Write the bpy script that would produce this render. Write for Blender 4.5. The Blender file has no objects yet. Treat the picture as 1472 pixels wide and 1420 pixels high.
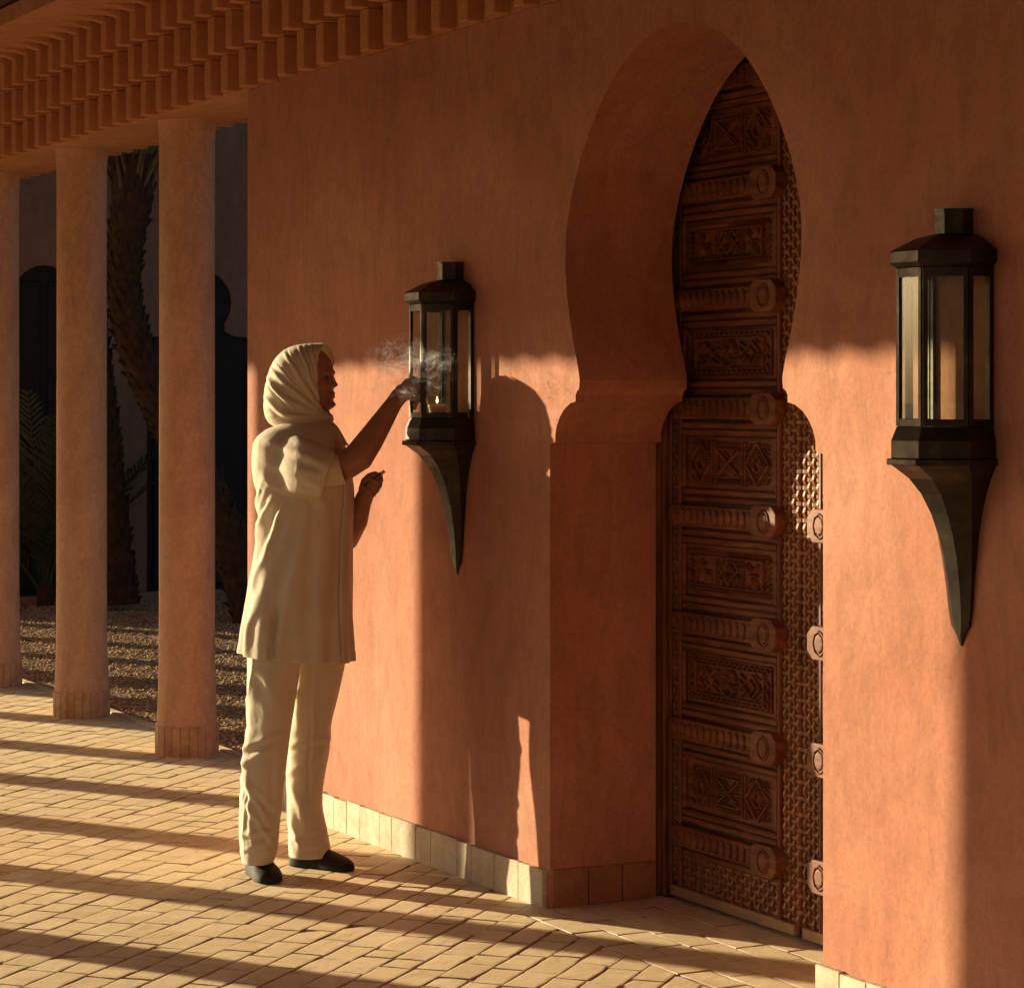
import bpy, bmesh, math, random
import numpy as np
from mathutils import Vector, Matrix, noise
random.seed(7)
rnd = random.Random(11)
sc = bpy.context.scene
COL = sc.collection

# ------------------------------------------------------------------ frame
# world: +x runs along the gallery wall (to the right), +y goes into the wall, wall face is y = 0
TH = math.radians(62.4284)                       # heading of the camera
CAMP = (6.5775, -3.5451, 1.5)
F, CX, HY = 3656.0, 736.0, 569.0                 # focal length and principal data in photo pixels

cam = bpy.data.cameras.new('camera'); co = bpy.data.objects.new('camera', cam); COL.objects.link(co)
co.location = CAMP; co.rotation_euler = (math.radians(90), 0, TH)
cam.sensor_width = 36; cam.lens = 36 * F / 1472
cam.shift_y = -(710 - HY) / 1472
cam.clip_start = 0.05; cam.clip_end = 3000
sc.camera = co

# ------------------------------------------------------------------ light
ELEV = math.radians(8.9)
SH = (0.848, 0.530)                              # horizontal direction the sunlight travels
w = bpy.data.worlds.new('World'); sc.world = w; w.use_nodes = True
nt = w.node_tree; nt.nodes.clear()
sky = nt.nodes.new('ShaderNodeTexSky'); sky.sky_type = 'NISHITA'; sky.sun_disc = False
sky.sun_elevation = ELEV; sky.sun_rotation = math.atan2(-SH[0], -SH[1])
sky.dust_density = 4.0; sky.air_density = 0.6; sky.ozone_density = 0.6
bg = nt.nodes.new('ShaderNodeBackground'); bg.inputs[1].default_value = 0.05
ow = nt.nodes.new('ShaderNodeOutputWorld')
nt.links.new(sky.outputs[0], bg.inputs[0]); nt.links.new(bg.outputs[0], ow.inputs[0])
sl = bpy.data.lights.new('sun', 'SUN'); so = bpy.data.objects.new('sun', sl); COL.objects.link(so)
sl.energy = 5.0; sl.angle = math.radians(0.5); sl.color = (1.0, 0.84, 0.54)
so.rotation_euler = Vector((SH[0]*math.cos(ELEV), SH[1]*math.cos(ELEV), -math.sin(ELEV))).to_track_quat('-Z', 'Y').to_euler()
so.location = (-20, -12, 8)
vs = sc.view_settings
vs.view_transform = 'Standard'; vs.look = 'None'; vs.exposure = 0.93; vs.gamma = 1; vs.use_curve_mapping = False
try:
    sc.cycles.max_bounces = 8; sc.cycles.diffuse_bounces = 5; sc.cycles.transparent_max_bounces = 16
    sc.cycles.volume_step_rate = 1.0
except Exception: pass

# ------------------------------------------------------------------ material helpers
def new_mat(name):
    m = bpy.data.materials.new(name); m.use_nodes = True
    t = m.node_tree; t.nodes.clear()
    out = t.nodes.new('ShaderNodeOutputMaterial')
    return m, t, out
def N(t, typ, **kw):
    n = t.nodes.new(typ)
    for k, v in kw.items():
        if k.startswith('i_'):
            n.inputs[k[2:].replace('_', ' ')].default_value = v
        else: setattr(n, k, v)
    return n
def rgb(c): return (c[0], c[1], c[2], 1.0)
def mixc(t, fac, a, b, mode='MIX'):
    n = t.nodes.new('ShaderNodeMix'); n.data_type = 'RGBA'; n.blend_type = mode
    for sock, v in ((n.inputs[0], fac), (n.inputs[6], a), (n.inputs[7], b)):
        if isinstance(v, (int, float)): sock.default_value = v
        elif isinstance(v, tuple): sock.default_value = rgb(v)
        else: t.links.new(v, sock)
    return n.outputs[2]
def ramp(t, src, stops):
    r = t.nodes.new('ShaderNodeValToRGB')
    els = r.color_ramp.elements
    while len(els) > 1: els.remove(els[0])
    els[0].position = stops[0][0]; els[0].color = rgb(stops[0][1]) if isinstance(stops[0][1], tuple) else (stops[0][1],)*3+(1,)
    for p, c in stops[1:]:
        e = els.new(p); e.color = rgb(c) if isinstance(c, tuple) else (c, c, c, 1)
    t.links.new(src, r.inputs[0]); return r.outputs[0]
def coords(t, scale=(1, 1, 1), rot=(0, 0, 0), kind='Object'):
    tc = t.nodes.new('ShaderNodeTexCoord'); mp = t.nodes.new('ShaderNodeMapping')
    mp.inputs['Scale'].default_value = scale; mp.inputs['Rotation'].default_value = rot
    t.links.new(tc.outputs[kind], mp.inputs[0]); return mp.outputs[0]
def noise_n(t, vec, scale, detail=4, rough=0.55, dist=0.0):
    n = N(t, 'ShaderNodeTexNoise'); n.inputs['Scale'].default_value = scale
    n.inputs['Detail'].default_value = detail; n.inputs['Roughness'].default_value = rough
    n.inputs['Distortion'].default_value = dist
    t.links.new(vec, n.inputs['Vector']); return n.outputs[0]
def bump(t, h, strength, dist, prev=None):
    b = N(t, 'ShaderNodeBump'); b.inputs['Strength'].default_value = strength; b.inputs['Distance'].default_value = dist
    t.links.new(h, b.inputs['Height'])
    if prev is not None: t.links.new(prev, b.inputs['Normal'])
    return b.outputs[0]
def bsdf(t, out, color, rough, normal=None, metallic=0.0, spec=0.3, **kw):
    p = N(t, 'ShaderNodeBsdfPrincipled')
    for k, v in (('Base Color', color), ('Roughness', rough), ('Metallic', metallic)):
        if isinstance(v, (int, float)): p.inputs[k].default_value = v
        elif isinstance(v, tuple): p.inputs[k].default_value = rgb(v)
        else: t.links.new(v, p.inputs[k])
    p.inputs['Specular IOR Level'].default_value = spec
    for k, v in kw.items(): p.inputs[k.replace('_', ' ')].default_value = v
    if normal is not None: t.links.new(normal, p.inputs['Normal'])
    t.links.new(p.outputs[0], out.inputs[0]); return p

def plaster(name, a, b, c, bumpk=1.0):
    m, t, o = new_mat(name)
    v = coords(t); vs_ = coords(t, (1.0, 1.0, 0.35))
    big = noise_n(t, v, 1.3, 5, 0.6, 0.6)
    col = ramp(t, big, [(0.32, a), (0.55, b), (0.72, c)])
    streak = noise_n(t, vs_, 9, 4, 0.6, 1.6)
    sw = ramp(t, streak, [(0.3, 0.80), (0.5, 1.0), (0.7, 1.12)])
    col = mixc(t, 0.75, col, sw, 'MULTIPLY')
    fine = noise_n(t, v, 70, 3, 0.7)
    fw = ramp(t, fine, [(0.25, 0.82), (0.55, 1.0), (0.8, 1.10)])
    col = mixc(t, 0.9, col, fw, 'MULTIPLY')
    med = noise_n(t, v, 13, 5, 0.62, 1.2)
    col = mixc(t, 0.8, col, ramp(t, med, [(0.3, 0.90), (0.5, 1.0), (0.72, 1.08)]), 'MULTIPLY')
    spots = noise_n(t, v, 26, 2, 0.5)
    spw = ramp(t, spots, [(0.22, 0.55), (0.29, 1.0)])
    col = mixc(t, 0.5, col, spw, 'MULTIPLY')
    trowel = noise_n(t, v, 4.2, 4, 0.5, 2.0)
    n1 = bump(t, trowel, 0.20*bumpk, 0.016)
    n2 = bump(t, noise_n(t, v, 28, 4, 0.65, 0.8), 0.28*bumpk, 0.006, n1)
    n3 = bump(t, noise_n(t, v, 190, 2, 0.6), 0.35*bumpk, 0.0016, n2)
    bsdf(t, o, col, 0.86, n3, spec=0.2); return m

M = {}
M['plaster'] = plaster('terracotta_plaster', (0.420, 0.164, 0.095), (0.480, 0.208, 0.126), (0.545, 0.255, 0.160))
M['column'] = plaster('column_plaster', (0.58, 0.32, 0.19), (0.64, 0.375, 0.235), (0.70, 0.44, 0.29), 0.6)
M['cornice'] = plaster('cornice_plaster', (0.50, 0.22, 0.105), (0.54, 0.245, 0.115), (0.58, 0.275, 0.14), 0.4)
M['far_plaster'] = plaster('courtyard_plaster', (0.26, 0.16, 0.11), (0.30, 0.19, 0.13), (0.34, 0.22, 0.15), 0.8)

def tinted(name, a, b, stain, rough=0.8, bscale=40, bd=0.004, mott=6.0, spec=0.3, sheen=0.0):
    m, t, o = new_mat(name)
    v = coords(t)
    at = N(t, 'ShaderNodeAttribute'); at.attribute_name = 'tint'
    geo = N(t, 'ShaderNodeNewGeometry')
    col = mixc(t, at.outputs['Fac'], a, b)
    n = noise_n(t, geo.outputs['Position'], mott, 5, 0.65, 0.6)
    col = mixc(t, ramp(t, n, [(0.42, 0.0), (0.68, 0.75)]), col, stain)
    f = noise_n(t, geo.outputs['Position'], bscale*1.4, 3, 0.7)
    col = mixc(t, 0.55, col, ramp(t, f, [(0.3, 0.78), (0.6, 1.08)]), 'MULTIPLY')
    b1 = bump(t, noise_n(t, geo.outputs['Position'], bscale*0.35, 4, 0.6, 0.5), 0.5, bd*2.2)
    b2 = bump(t, noise_n(t, geo.outputs['Position'], bscale*2.5, 3, 0.7), 0.5, bd*0.5, b1)
    bsdf(t, o, col, rough, b2, spec=spec, Sheen_Weight=sheen, Sheen_Roughness=0.5, Sheen_Tint=(1.0, 0.78, 0.46, 1.0)); return m
M['paver'] = tinted('clay_paver', (0.50, 0.37, 0.24), (0.66, 0.52, 0.36), (0.36, 0.23, 0.14), rough=0.55, bscale=30, bd=0.0024, spec=0.7, sheen=0.35)
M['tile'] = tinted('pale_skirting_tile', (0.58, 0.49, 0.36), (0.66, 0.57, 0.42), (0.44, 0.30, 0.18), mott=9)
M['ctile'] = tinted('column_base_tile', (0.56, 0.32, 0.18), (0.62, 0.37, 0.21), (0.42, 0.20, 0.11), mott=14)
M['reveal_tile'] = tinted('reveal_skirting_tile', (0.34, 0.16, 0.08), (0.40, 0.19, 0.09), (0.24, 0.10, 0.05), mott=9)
M['mortar'] = tinted('sandy_mortar', (0.42, 0.28, 0.16), (0.42, 0.28, 0.16), (0.20, 0.12, 0.07), 0.95)
M['joint_sand'] = tinted('sand_in_joints', (0.46, 0.32, 0.19), (0.46, 0.32, 0.19), (0.22, 0.13, 0.07), 0.95, mott=9)
M['gravel_bed'] = tinted('gravel_ground', (0.36, 0.24, 0.14), (0.42, 0.28, 0.16), (0.22, 0.13, 0.07), 0.95, 60, 0.012, 3)
M['pebble'] = tinted('gravel_stone', (0.48, 0.30, 0.155), (0.72, 0.50, 0.29), (0.46, 0.27, 0.13), 0.9, 60, 0.002, 4)
M['sand'] = tinted('dry_earth', (0.40, 0.26, 0.14), (0.40, 0.26, 0.14), (0.32, 0.20, 0.10), 0.95, 8, 0.03, 0.6)

def wood(name, a, b, rough=0.36, axis=0, coat=0.0):
    m, t, o = new_mat(name)
    s = [26, 26, 26]; s[axis] = 2.2
    v = coords(t, tuple(s))
    g = noise_n(t, v, 1.5, 6, 0.65, 0.8)
    col = ramp(t, g, [(0.28, tuple(x*0.55 for x in a)), (0.45, a), (0.62, b), (0.8, tuple(x*1.25 for x in b))])
    v2 = coords(t)
    pat = noise_n(t, v2, 5, 4, 0.6)
    col = mixc(t, 0.6, col, ramp(t, pat, [(0.35, 0.65), (0.6, 1.1)]), 'MULTIPLY')
    b1 = bump(t, g, 0.35, 0.0025)
    r = ramp(t, pat, [(0.3, rough+0.12), (0.7, rough-0.04)])
    bsdf(t, o, col, r, b1, spec=0.30, Coat_Weight=coat, Coat_Roughness=0.25); return m
M['wood'] = wood('carved_walnut', (0.165, 0.052, 0.019), (0.26, 0.092, 0.036), 0.58, 0, 0.0)
M['wood_v'] = wood('walnut_upright_grain', (0.15, 0.048, 0.018), (0.24, 0.086, 0.033), 0.5, 2, 0.0)
M['weave'] = wood('woven_relief_walnut', (0.24, 0.10, 0.040), (0.34, 0.155, 0.065), 0.40, 2, 0.05)
M['wood_low'] = wood('worn_walnut', (0.36, 0.20, 0.10), (0.46, 0.28, 0.15), 0.5, 0, 0.0)
M['dark_wood'] = wood('dark_ceiling_wood', (0.06, 0.022, 0.010), (0.09, 0.034, 0.016), 0.6, 0)

def simple(name, c, rough, metallic=0, spec=0.4, bs=None, bd=0.001, var=0.15, **kw):
    m, t, o = new_mat(name)
    v = coords(t)
    n = noise_n(t, v, 14, 4, 0.6)
    col = mixc(t, 1.0, c, ramp(t, n, [(0.3, 1-var), (0.7, 1+var)]), 'MULTIPLY')
    nb = bump(t, noise_n(t, v, bs or 60, 4, 0.6), 0.4, bd)
    bsdf(t, o, col, rough, nb, metallic, spec, **kw); return m
# patinated brass / bronze
m, t, o = new_mat('patinated_bronze')
v = coords(t)
n = noise_n(t, v, 9, 5, 0.65, 0.4)
col = ramp(t, n, [(0.3, (0.022, 0.015, 0.009)), (0.55, (0.048, 0.036, 0.022)), (0.78, (0.11, 0.092, 0.06))])
r = ramp(t, noise_n(t, v, 30, 3, 0.6), [(0.3, 0.30), (0.7, 0.48)])
bsdf(t, o, col, r, bump(t, noise_n(t, v, 45, 3, 0.6), 0.25, 0.0012), 0.7, 0.5); M['bronze'] = m
# window glass of the lanterns: thin sheet
m, t, o = new_mat('lantern_glass')
tr = N(t, 'ShaderNodeBsdfTransparent'); tr.inputs[0].default_value = (0.90, 0.92, 0.88, 1)
gl = N(t, 'ShaderNodeBsdfGlossy'); gl.inputs['Roughness'].default_value = 0.0
lw = N(t, 'ShaderNodeLayerWeight'); lw.inputs[0].default_value = 0.5
pw = N(t, 'ShaderNodeMath', operation='POWER'); t.links.new(lw.outputs['Facing'], pw.inputs[0]); pw.inputs[1].default_value = 5.0
fr = N(t, 'ShaderNodeMath', operation='MULTIPLY_ADD'); t.links.new(pw.outputs[0], fr.inputs[0]); fr.inputs[1].default_value = 0.9; fr.inputs[2].default_value = 0.04
ms = N(t, 'ShaderNodeMixShader'); t.links.new(fr.outputs[0], ms.inputs[0]); t.links.new(tr.outputs[0], ms.inputs[1]); t.links.new(gl.outputs[0], ms.inputs[2])
dd = N(t, 'ShaderNodeBsdfDiffuse'); dd.inputs[0].default_value = (0.75, 0.72, 0.62, 1)
md = N(t, 'ShaderNodeMixShader'); gv = coords(t); t.links.new(ramp(t, noise_n(t, gv, 12, 4, 0.6), [(0.3, 0.0), (0.75, 0.04)]), md.inputs[0])
t.links.new(ms.outputs[0], md.inputs[1]); t.links.new(dd.outputs[0], md.inputs[2]); t.links.new(md.outputs[0], o.inputs[0]); M['glass'] = m
m, t, o = new_mat('candle_wax'); bsdf(t, o, (0.90, 0.70, 0.44), 0.5, spec=0.4, Subsurface_Weight=0.4); M['wax'] = m
m, t, o = new_mat('candle_flame')
em = N(t, 'ShaderNodeEmission'); em.inputs[0].default_value = (1, 0.64, 0.30, 1); em.inputs[1].default_value = 16; t.links.new(em.outputs[0], o.inputs[0]); M['flame'] = m

def fabric(name, c, trans=0.12, rough=0.8, sheen=0.15):
    m, t, o = new_mat(name)
    v = coords(t)
    n = noise_n(t, v, 7, 4, 0.6)
    col = mixc(t, 1.0, c, ramp(t, n, [(0.3, 0.92), (0.7, 1.05)]), 'MULTIPLY')
    vw = coords(t, (1, 1, 1))
    wv = noise_n(t, vw, 420, 2, 0.5)
    b0 = bump(t, noise_n(t, v, 22, 4, 0.55, 0.8), 0.35, 0.006)
    b1 = bump(t, wv, 0.3, 0.0006, b0)
    p = N(t, 'ShaderNodeBsdfPrincipled'); t.links.new(col, p.inputs['Base Color']); p.inputs['Roughness'].default_value = rough
    p.inputs['Sheen Weight'].default_value = sheen; p.inputs['Specular IOR Level'].default_value = 0.25
    t.links.new(b1, p.inputs['Normal'])
    tl = N(t, 'ShaderNodeBsdfTranslucent'); t.links.new(col, tl.inputs[0]); t.links.new(b1, tl.inputs['Normal'])
    mx = N(t, 'ShaderNodeMixShader'); mx.inputs[0].default_value = trans
    t.links.new(p.outputs[0], mx.inputs[1]); t.links.new(tl.outputs[0], mx.inputs[2]); t.links.new(mx.outputs[0], o.inputs[0]); return m
M['tunic'] = fabric('cream_linen', (0.74, 0.63, 0.46))
M['trouser'] = fabric('cream_twill', (0.74, 0.64, 0.48), 0.06)
M['scarf'] = fabric('cream_scarf_cloth', (0.80, 0.69, 0.50), 0.18, 0.7, 0.2)
M['shoe'] = simple('black_cloth', (0.016, 0.014, 0.012), 0.75, bs=160, bd=0.001)
m, t, o = new_mat('brown_skin')
v = coords(t); n = noise_n(t, v, 30, 4, 0.6)
col = ramp(t, n, [(0.3, (0.33, 0.145, 0.078)), (0.7, (0.40, 0.19, 0.11))])
bsdf(t, o, col, 0.48, bump(t, noise_n(t, v, 220, 3, 0.6), 0.3, 0.0006), spec=0.4, Subsurface_Weight=0.08, Subsurface_Scale=0.01); M['skin'] = m
M['dark'] = simple('dark_hair', (0.02, 0.012, 0.009), 0.5)
M['eye'] = simple('eye_surface', (0.08, 0.05, 0.04), 0.15)
M['nail'] = simple('finger_nail', (0.42, 0.22, 0.15), 0.35)
M['card'] = simple('pale_card', (0.55, 0.45, 0.33), 0.7)
M['card_dark'] = simple('striking_strip', (0.10, 0.05, 0.035), 0.8)
M['black_void'] = simple('near_black_void', (0.012, 0.009, 0.008), 0.6)  # near-black colour stands in for the shade inside the openings
M['bark'] = simple('palm_bark', (0.07, 0.036, 0.019), 0.92, bs=40, bd=0.01, var=0.45)
M['frond'] = simple('palm_leaf', (0.045, 0.06, 0.028), 0.55, var=0.3)
M['stalk'] = simple('palm_stalk', (0.14, 0.11, 0.055), 0.6, var=0.3)
M['straw'] = simple('dry_straw', (0.35, 0.25, 0.13), 0.8)

# ------------------------------------------------------------------ mesh helpers
class MB:
    def __init__(s): s.v = []; s.f = []; s.tint = []
    def add(s, vs, fs, tint=0.5):
        b = len(s.v); s.v.extend([tuple(p) for p in vs]); s.f.extend([tuple(b+i for i in f) for f in fs]); s.tint.extend([tint]*len(vs))
    def box(s, c, d, rz=0, bev=0, tint=0.5, M4=None):
        x, y, z = d[0]/2, d[1]/2, d[2]/2
        if bev <= 0:
            vs = [(sx*x, sy*y, sz*z) for sz in (-1, 1) for sy in (-1, 1) for sx in (-1, 1)]
            fs = [(0,2,3,1),(4,5,7,6),(0,1,5,4),(2,6,7,3),(0,4,6,2),(1,3,7,5)]
        else:
            bm = bmesh.new(); bmesh.ops.create_cube(bm, size=1)
            for q in bm.verts: q.co = Vector((q.co.x*d[0], q.co.y*d[1], q.co.z*d[2]))
            bmesh.ops.bevel(bm, geom=bm.edges[:], offset=bev, segments=1, affect='EDGES')
            vs = [q.co[:] for q in bm.verts]; bm.verts.index_update(); fs = [[q.index for q in f.verts] for f in bm.faces]; bm.free()
        R = Matrix.Rotation(rz, 3, 'Z') if M4 is None else M4
        s.add([(R @ Vector(p)) + Vector(c) for p in vs], fs, tint)
    def prism(s, pts, ax, a0, a1, tint=0.5):
        """pts: closed 2D outline; ax 'y' -> (x,z) extruded in y; ax 'z' -> (x,y) extruded in z"""
        n = len(pts)
        def P(p, a): return (p[0], a, p[1]) if ax == 'y' else (p[0], p[1], a)
        vs = [P(p, a0) for p in pts] + [P(p, a1) for p in pts]
        fs = [tuple(range(n)), tuple(range(2*n-1, n-1, -1))] + [(i, i+n, (i+1) % n+n, (i+1) % n) for i in range(n)]
        s.add(vs, fs, tint)
    def loft(s, rings, cap0=True, cap1=True, closed=True, tint=0.5):
        n = len(rings[0]); vs = [p for r in rings for p in r]; fs = []
        for i in range(len(rings)-1):
            for j in range(n if closed else n-1):
                k = (j+1) % n
                fs.append((i*n+j, i*n+k, (i+1)*n+k, (i+1)*n+j))
        if cap0: fs.append(tuple(range(n-1, -1, -1)))
        if cap1: fs.append(tuple((len(rings)-1)*n+j for j in range(n)))
        s.add(vs, fs, tint)
    def tube(s, pts, rad, n=10, flat=1.0, round_ends=True, up=None, tint=0.5):
        pts = [Vector(p) for p in pts]; rings = []
        if isinstance(rad, (int, float)): rad = [rad]*len(pts)
        rad = list(rad)
        if round_ends:
            a = (pts[0]-pts[1]).normalized(); b = (pts[-1]-pts[-2]).normalized()
            pre = [(pts[0]+a*rad[0]*math.sin(q), rad[0]*math.cos(q)) for q in (1.45, 1.05, 0.55)]
            post = [(pts[-1]+b*rad[-1]*math.sin(q), rad[-1]*math.cos(q)) for q in (0.55, 1.05, 1.45)]
            pts = [p for p, _ in pre]+pts+[p for p, _ in post]; rad = [r_ for _, r_ in pre]+rad+[r_ for _, r_ in post]
        ref = Vector(up) if up else Vector((0, 0, 1)); 
        for i, p in enumerate(pts):
            d = (pts[min(i+1, len(pts)-1)]-pts[max(i-1, 0)]).normalized()
            u = ref - d*ref.dot(d)
            if u.length < 1e-3: u = Vector((1, 0, 0)) - d*d.x
            u.normalize(); vv = d.cross(u)
            if not up: ref = u
            rings.append([p + u*(rad[i]*math.cos(q)) + vv*(rad[i]*flat*math.sin(q)) for q in [2*math.pi*k/n for k in range(n)]])
        s.loft(rings, tint=tint)
    def build(s, name, mat, parent=None, smooth=False, org=None, kind=None, label=None, cat=None, group=None, mods=()):
        me = bpy.data.meshes.new(name)
        o_ = org if org is not None else (parent.get('_o') if parent and parent.get('_o') is not None else None)
        vs = s.v
        if o_ is not None:
            vs = [(p[0]-o_[0], p[1]-o_[1], p[2]-o_[2]) for p in vs]
        me.from_pydata([tuple(p) for p in vs], [], s.f)
        at = me.attributes.new('tint', 'FLOAT', 'POINT'); at.data.foreach_set('value', s.tint)
        if smooth: me.polygons.foreach_set('use_smooth', [True]*len(me.polygons))
        me.materials.append(mat); me.update()
        bm = bmesh.new(); bm.from_mesh(me); bmesh.ops.recalc_face_normals(bm, faces=bm.faces[:]); bm.to_mesh(me); bm.free()
        ob = bpy.data.objects.new(name, me); COL.objects.link(ob)
        if parent: ob.parent = parent
        elif org is not None: ob.location = org
        if kind: ob['kind'] = kind
        if label: ob['label'] = label
        if cat: ob['category'] = cat
        if group: ob['group'] = group
        return ob
ORG = {}
def thing(name, loc, label, cat, group=None, rz=0, rel=True, kind=None):
    o = bpy.data.objects.new(name, None); COL.objects.link(o); o.empty_display_size = 0.1
    o.location = loc; o.rotation_euler = (0, 0, rz)
    if label: o['label'] = label
    if cat: o['category'] = cat
    if group: o['group'] = group
    if kind: o['kind'] = kind
    ORG[o.name] = tuple(loc) if rel else None
    return o
def part(mb, name, mat, root, smooth=False, sub=None, **kw):
    """mesh part given in world coordinates, made local to its thing; sub = parent part for a sub-part"""
    return mb.build(name, mat, sub if sub else root, smooth, org=ORG.get(root.name), **kw) if ORG.get(root.name) is not None else mb.build(name, mat, sub if sub else root, smooth, **kw)
def smooth_by_angle(ob, deg=40):
    ob.data.polygons.foreach_set('use_smooth', [True]*len(ob.data.polygons))
    bm = bmesh.new(); bm.from_mesh(ob.data)
    for e in bm.edges:
        if len(e.link_faces) == 2 and e.calc_face_angle(0) > math.radians(deg): e.smooth = False
    bm.to_mesh(ob.data); bm.free()

def bevel_mod(ob, wdt, seg=2, ang=35):
    b = ob.modifiers.new('edge', 'BEVEL'); b.width = wdt; b.segments = seg; b.limit_method = 'ANGLE'; b.angle_limit = math.radians(ang)
    b.harden_normals = False

def catmull(pts, k=6):
    out = []
    P = [pts[0]]+list(pts)+[pts[-1]]
    for i in range(1, len(P)-2):
        for j in range(k):
            t_ = j/k
            out.append(tuple(0.5*((2*b)+(c-a)*t_+(2*a-5*b+4*c-d)*t_*t_+(-a+3*b-3*c+d)*t_**3) for a, b, c, d in zip(P[i-1], P[i], P[i+1], P[i+2])))
    out.append(tuple(pts[-1])); return out

def cam_px(p):
    dx, dy = p[0]-CAMP[0], p[1]-CAMP[1]
    s_, c_ = math.cos(TH), math.sin(TH)
    X = s_*dx + c_*dy; Z = -c_*dx + s_*dy
    if Z < 0.1: return None
    return CX+F*X/Z, HY-F*(p[2]-1.5)/Z, Z

# ------------------------------------------------------------------ SETTING: ground, paving
g = MB(); g.add([(-400, -400, -0.06), (400, -400, -0.06), (400, 400, -0.06), (-400, 400, -0.06)], [(0, 1, 2, 3)])
g.build('ground', M['sand'], kind='structure')
g = MB(); g.prism([(-13, 0.39), (-2.0, 0.39), (-2.0, 7), (-13, 7)], 'z', -0.10, -0.035)
g.build('gravel_bed', M['gravel_bed'], kind='structure')
# mortar base of the paving
floor = thing('floor', (0, 0, 0), None, None, kind='structure')
g = MB(); g.prism([(-16, -3.75), (9, -3.75), (9, 0.0), (1.43, 0.0), (1.43, 0.5), (0.0, 0.5), (0, 0.0), (-2.34, 0.0), (-2.34, 0.35), (-16, 0.35)], 'z', -0.12, -0.0075)
part(g, 'mortar_bed', M['mortar'], floor)
g = MB(); gx0, gx1, gy0, gy1, gs = -9.0, 2.2, -3.7, 0.34, 0.032
nx_, ny_ = int((gx1-gx0)/gs), int((gy1-gy0)/gs)
for j in range(ny_+1):
    for i in range(nx_+1):
        x, y = gx0+i*gs, gy0+j*gs
        h_ = noise.noise(Vector((x*3.1, y*3.1, 0)))*0.0022+noise.noise(Vector((x*11, y*11, 3)))*0.0022
        g.v.append((x, y, min(-0.0017, -0.0030+h_))); g.tint.append(0.5)
g.f = [(j*(nx_+1)+i, j*(nx_+1)+i+1, (j+1)*(nx_+1)+i+1, (j+1)*(nx_+1)+i) for j in range(ny_) for i in range(nx_)]
part(g, 'joint_sand', M['joint_sand'], floor, True)

def clip(poly, a, b, c):
    """keep a*x+b*y<=c"""
    out = []
    for i in range(len(poly)):
        p, q = poly[i], poly[(i+1) % len(poly)]
        dp, dq = a*p[0]+b*p[1]-c, a*q[0]+b*q[1]-c
        if dp <= 0: out.append(p)
        if (dp < 0) != (dq < 0) and abs(dp-dq) > 1e-9:
            t_ = dp/(dp-dq); out.append((p[0]+(q[0]-p[0])*t_, p[1]+(q[1]-p[1])*t_))
    return out
def area(p): return abs(sum(p[i][0]*p[(i+1) % len(p)][1]-p[(i+1) % len(p)][0]*p[i][1] for i in range(len(p))))/2
bricks = []
def rough_rect(cx, cy, ang, L, Wd):
    g1 = 0.0008 + rnd.random()**3*0.0048
    hx, hy = L/2-g1, Wd/2-g1
    pts = [(-hx, -hy), (-hx/3, -hy), (hx/3, -hy), (hx, -hy), (hx, 0), (hx, hy), (hx/3, hy), (-hx/3, hy), (-hx, hy), (-hx, 0)]
    ca, sa = math.cos(ang), math.sin(ang)
    out = []
    for i, (x, y) in enumerate(pts):
        jj = 0.0030 if i in (0, 3, 5, 8) else 0.0020
        x += rnd.uniform(-jj, jj); y += rnd.uniform(-jj, jj)
        if i in (0, 3, 5, 8) and rnd.random() < 0.22:
            x *= 1-rnd.random()*0.07; y *= 1-rnd.random()*0.14
        out.append((cx+ca*x-sa*y, cy+sa*x+ca*y))
    return out
A45 = math.radians(132.0)
dr = (math.cos(A45), math.sin(A45)); pr = (-dr[1], dr[0])
for r_ in range(-160, 161):
    off = (r_ % 2)*0.1 + rnd.uniform(-0.03, 0.03)
    s0 = -14.0+off
    while s0 < 14:
        L = rnd.uniform(0.165, 0.205)
        if rnd.random() < 0.14: L = rnd.uniform(.09, .12)
        c_ = s0+L/2
        cx = -3.5+dr[0]*c_+pr[0]*r_*0.095; cy = -1.8+dr[1]*c_+pr[1]*r_*0.095
        s0 += L
        if not (-13.2 < cx < 2.6 and -3.85 < cy < 0.45): continue
        if cy > 0.02 and cx > -2.34: continue
        p = rough_rect(cx, cy, A45, L, 0.095)
        p = clip(p, 0, 1, -0.112 if cx > 0.05 else (0.352 if cx < -2.42 else -0.004)); p = clip(p, 0, -1, 3.7)
        if cx > 0.05 and cx < 0.2: p = clip(p, -1, 0, -0.005)
        if len(p) > 2 and area(p) > 0.0009: bricks.append((p, rnd.random()))
def band(x0, x1, y0, y1):
    r_ = 0; y = y0
    while y < y1-0.03:
        x = x0 - rnd.random()*0.2
        while x < x1:
            L = 0.2+rnd.uniform(-0.02, 0.012)
            p = rough_rect(x+L/2, y+0.05, 0, L, 0.1)
            p = clip(p, 1, 0, x1); p = clip(p, -1, 0, -x0); p = clip(p, 0, 1, y1)
            if len(p) > 2 and area(p) > 0.0009: bricks.append((p, rnd.random()))
            x += L
        y += 0.1
band(0.035, 1.42, -0.108, 0.47); band(1.42, 2.6, -0.108, 0.0)
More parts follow.
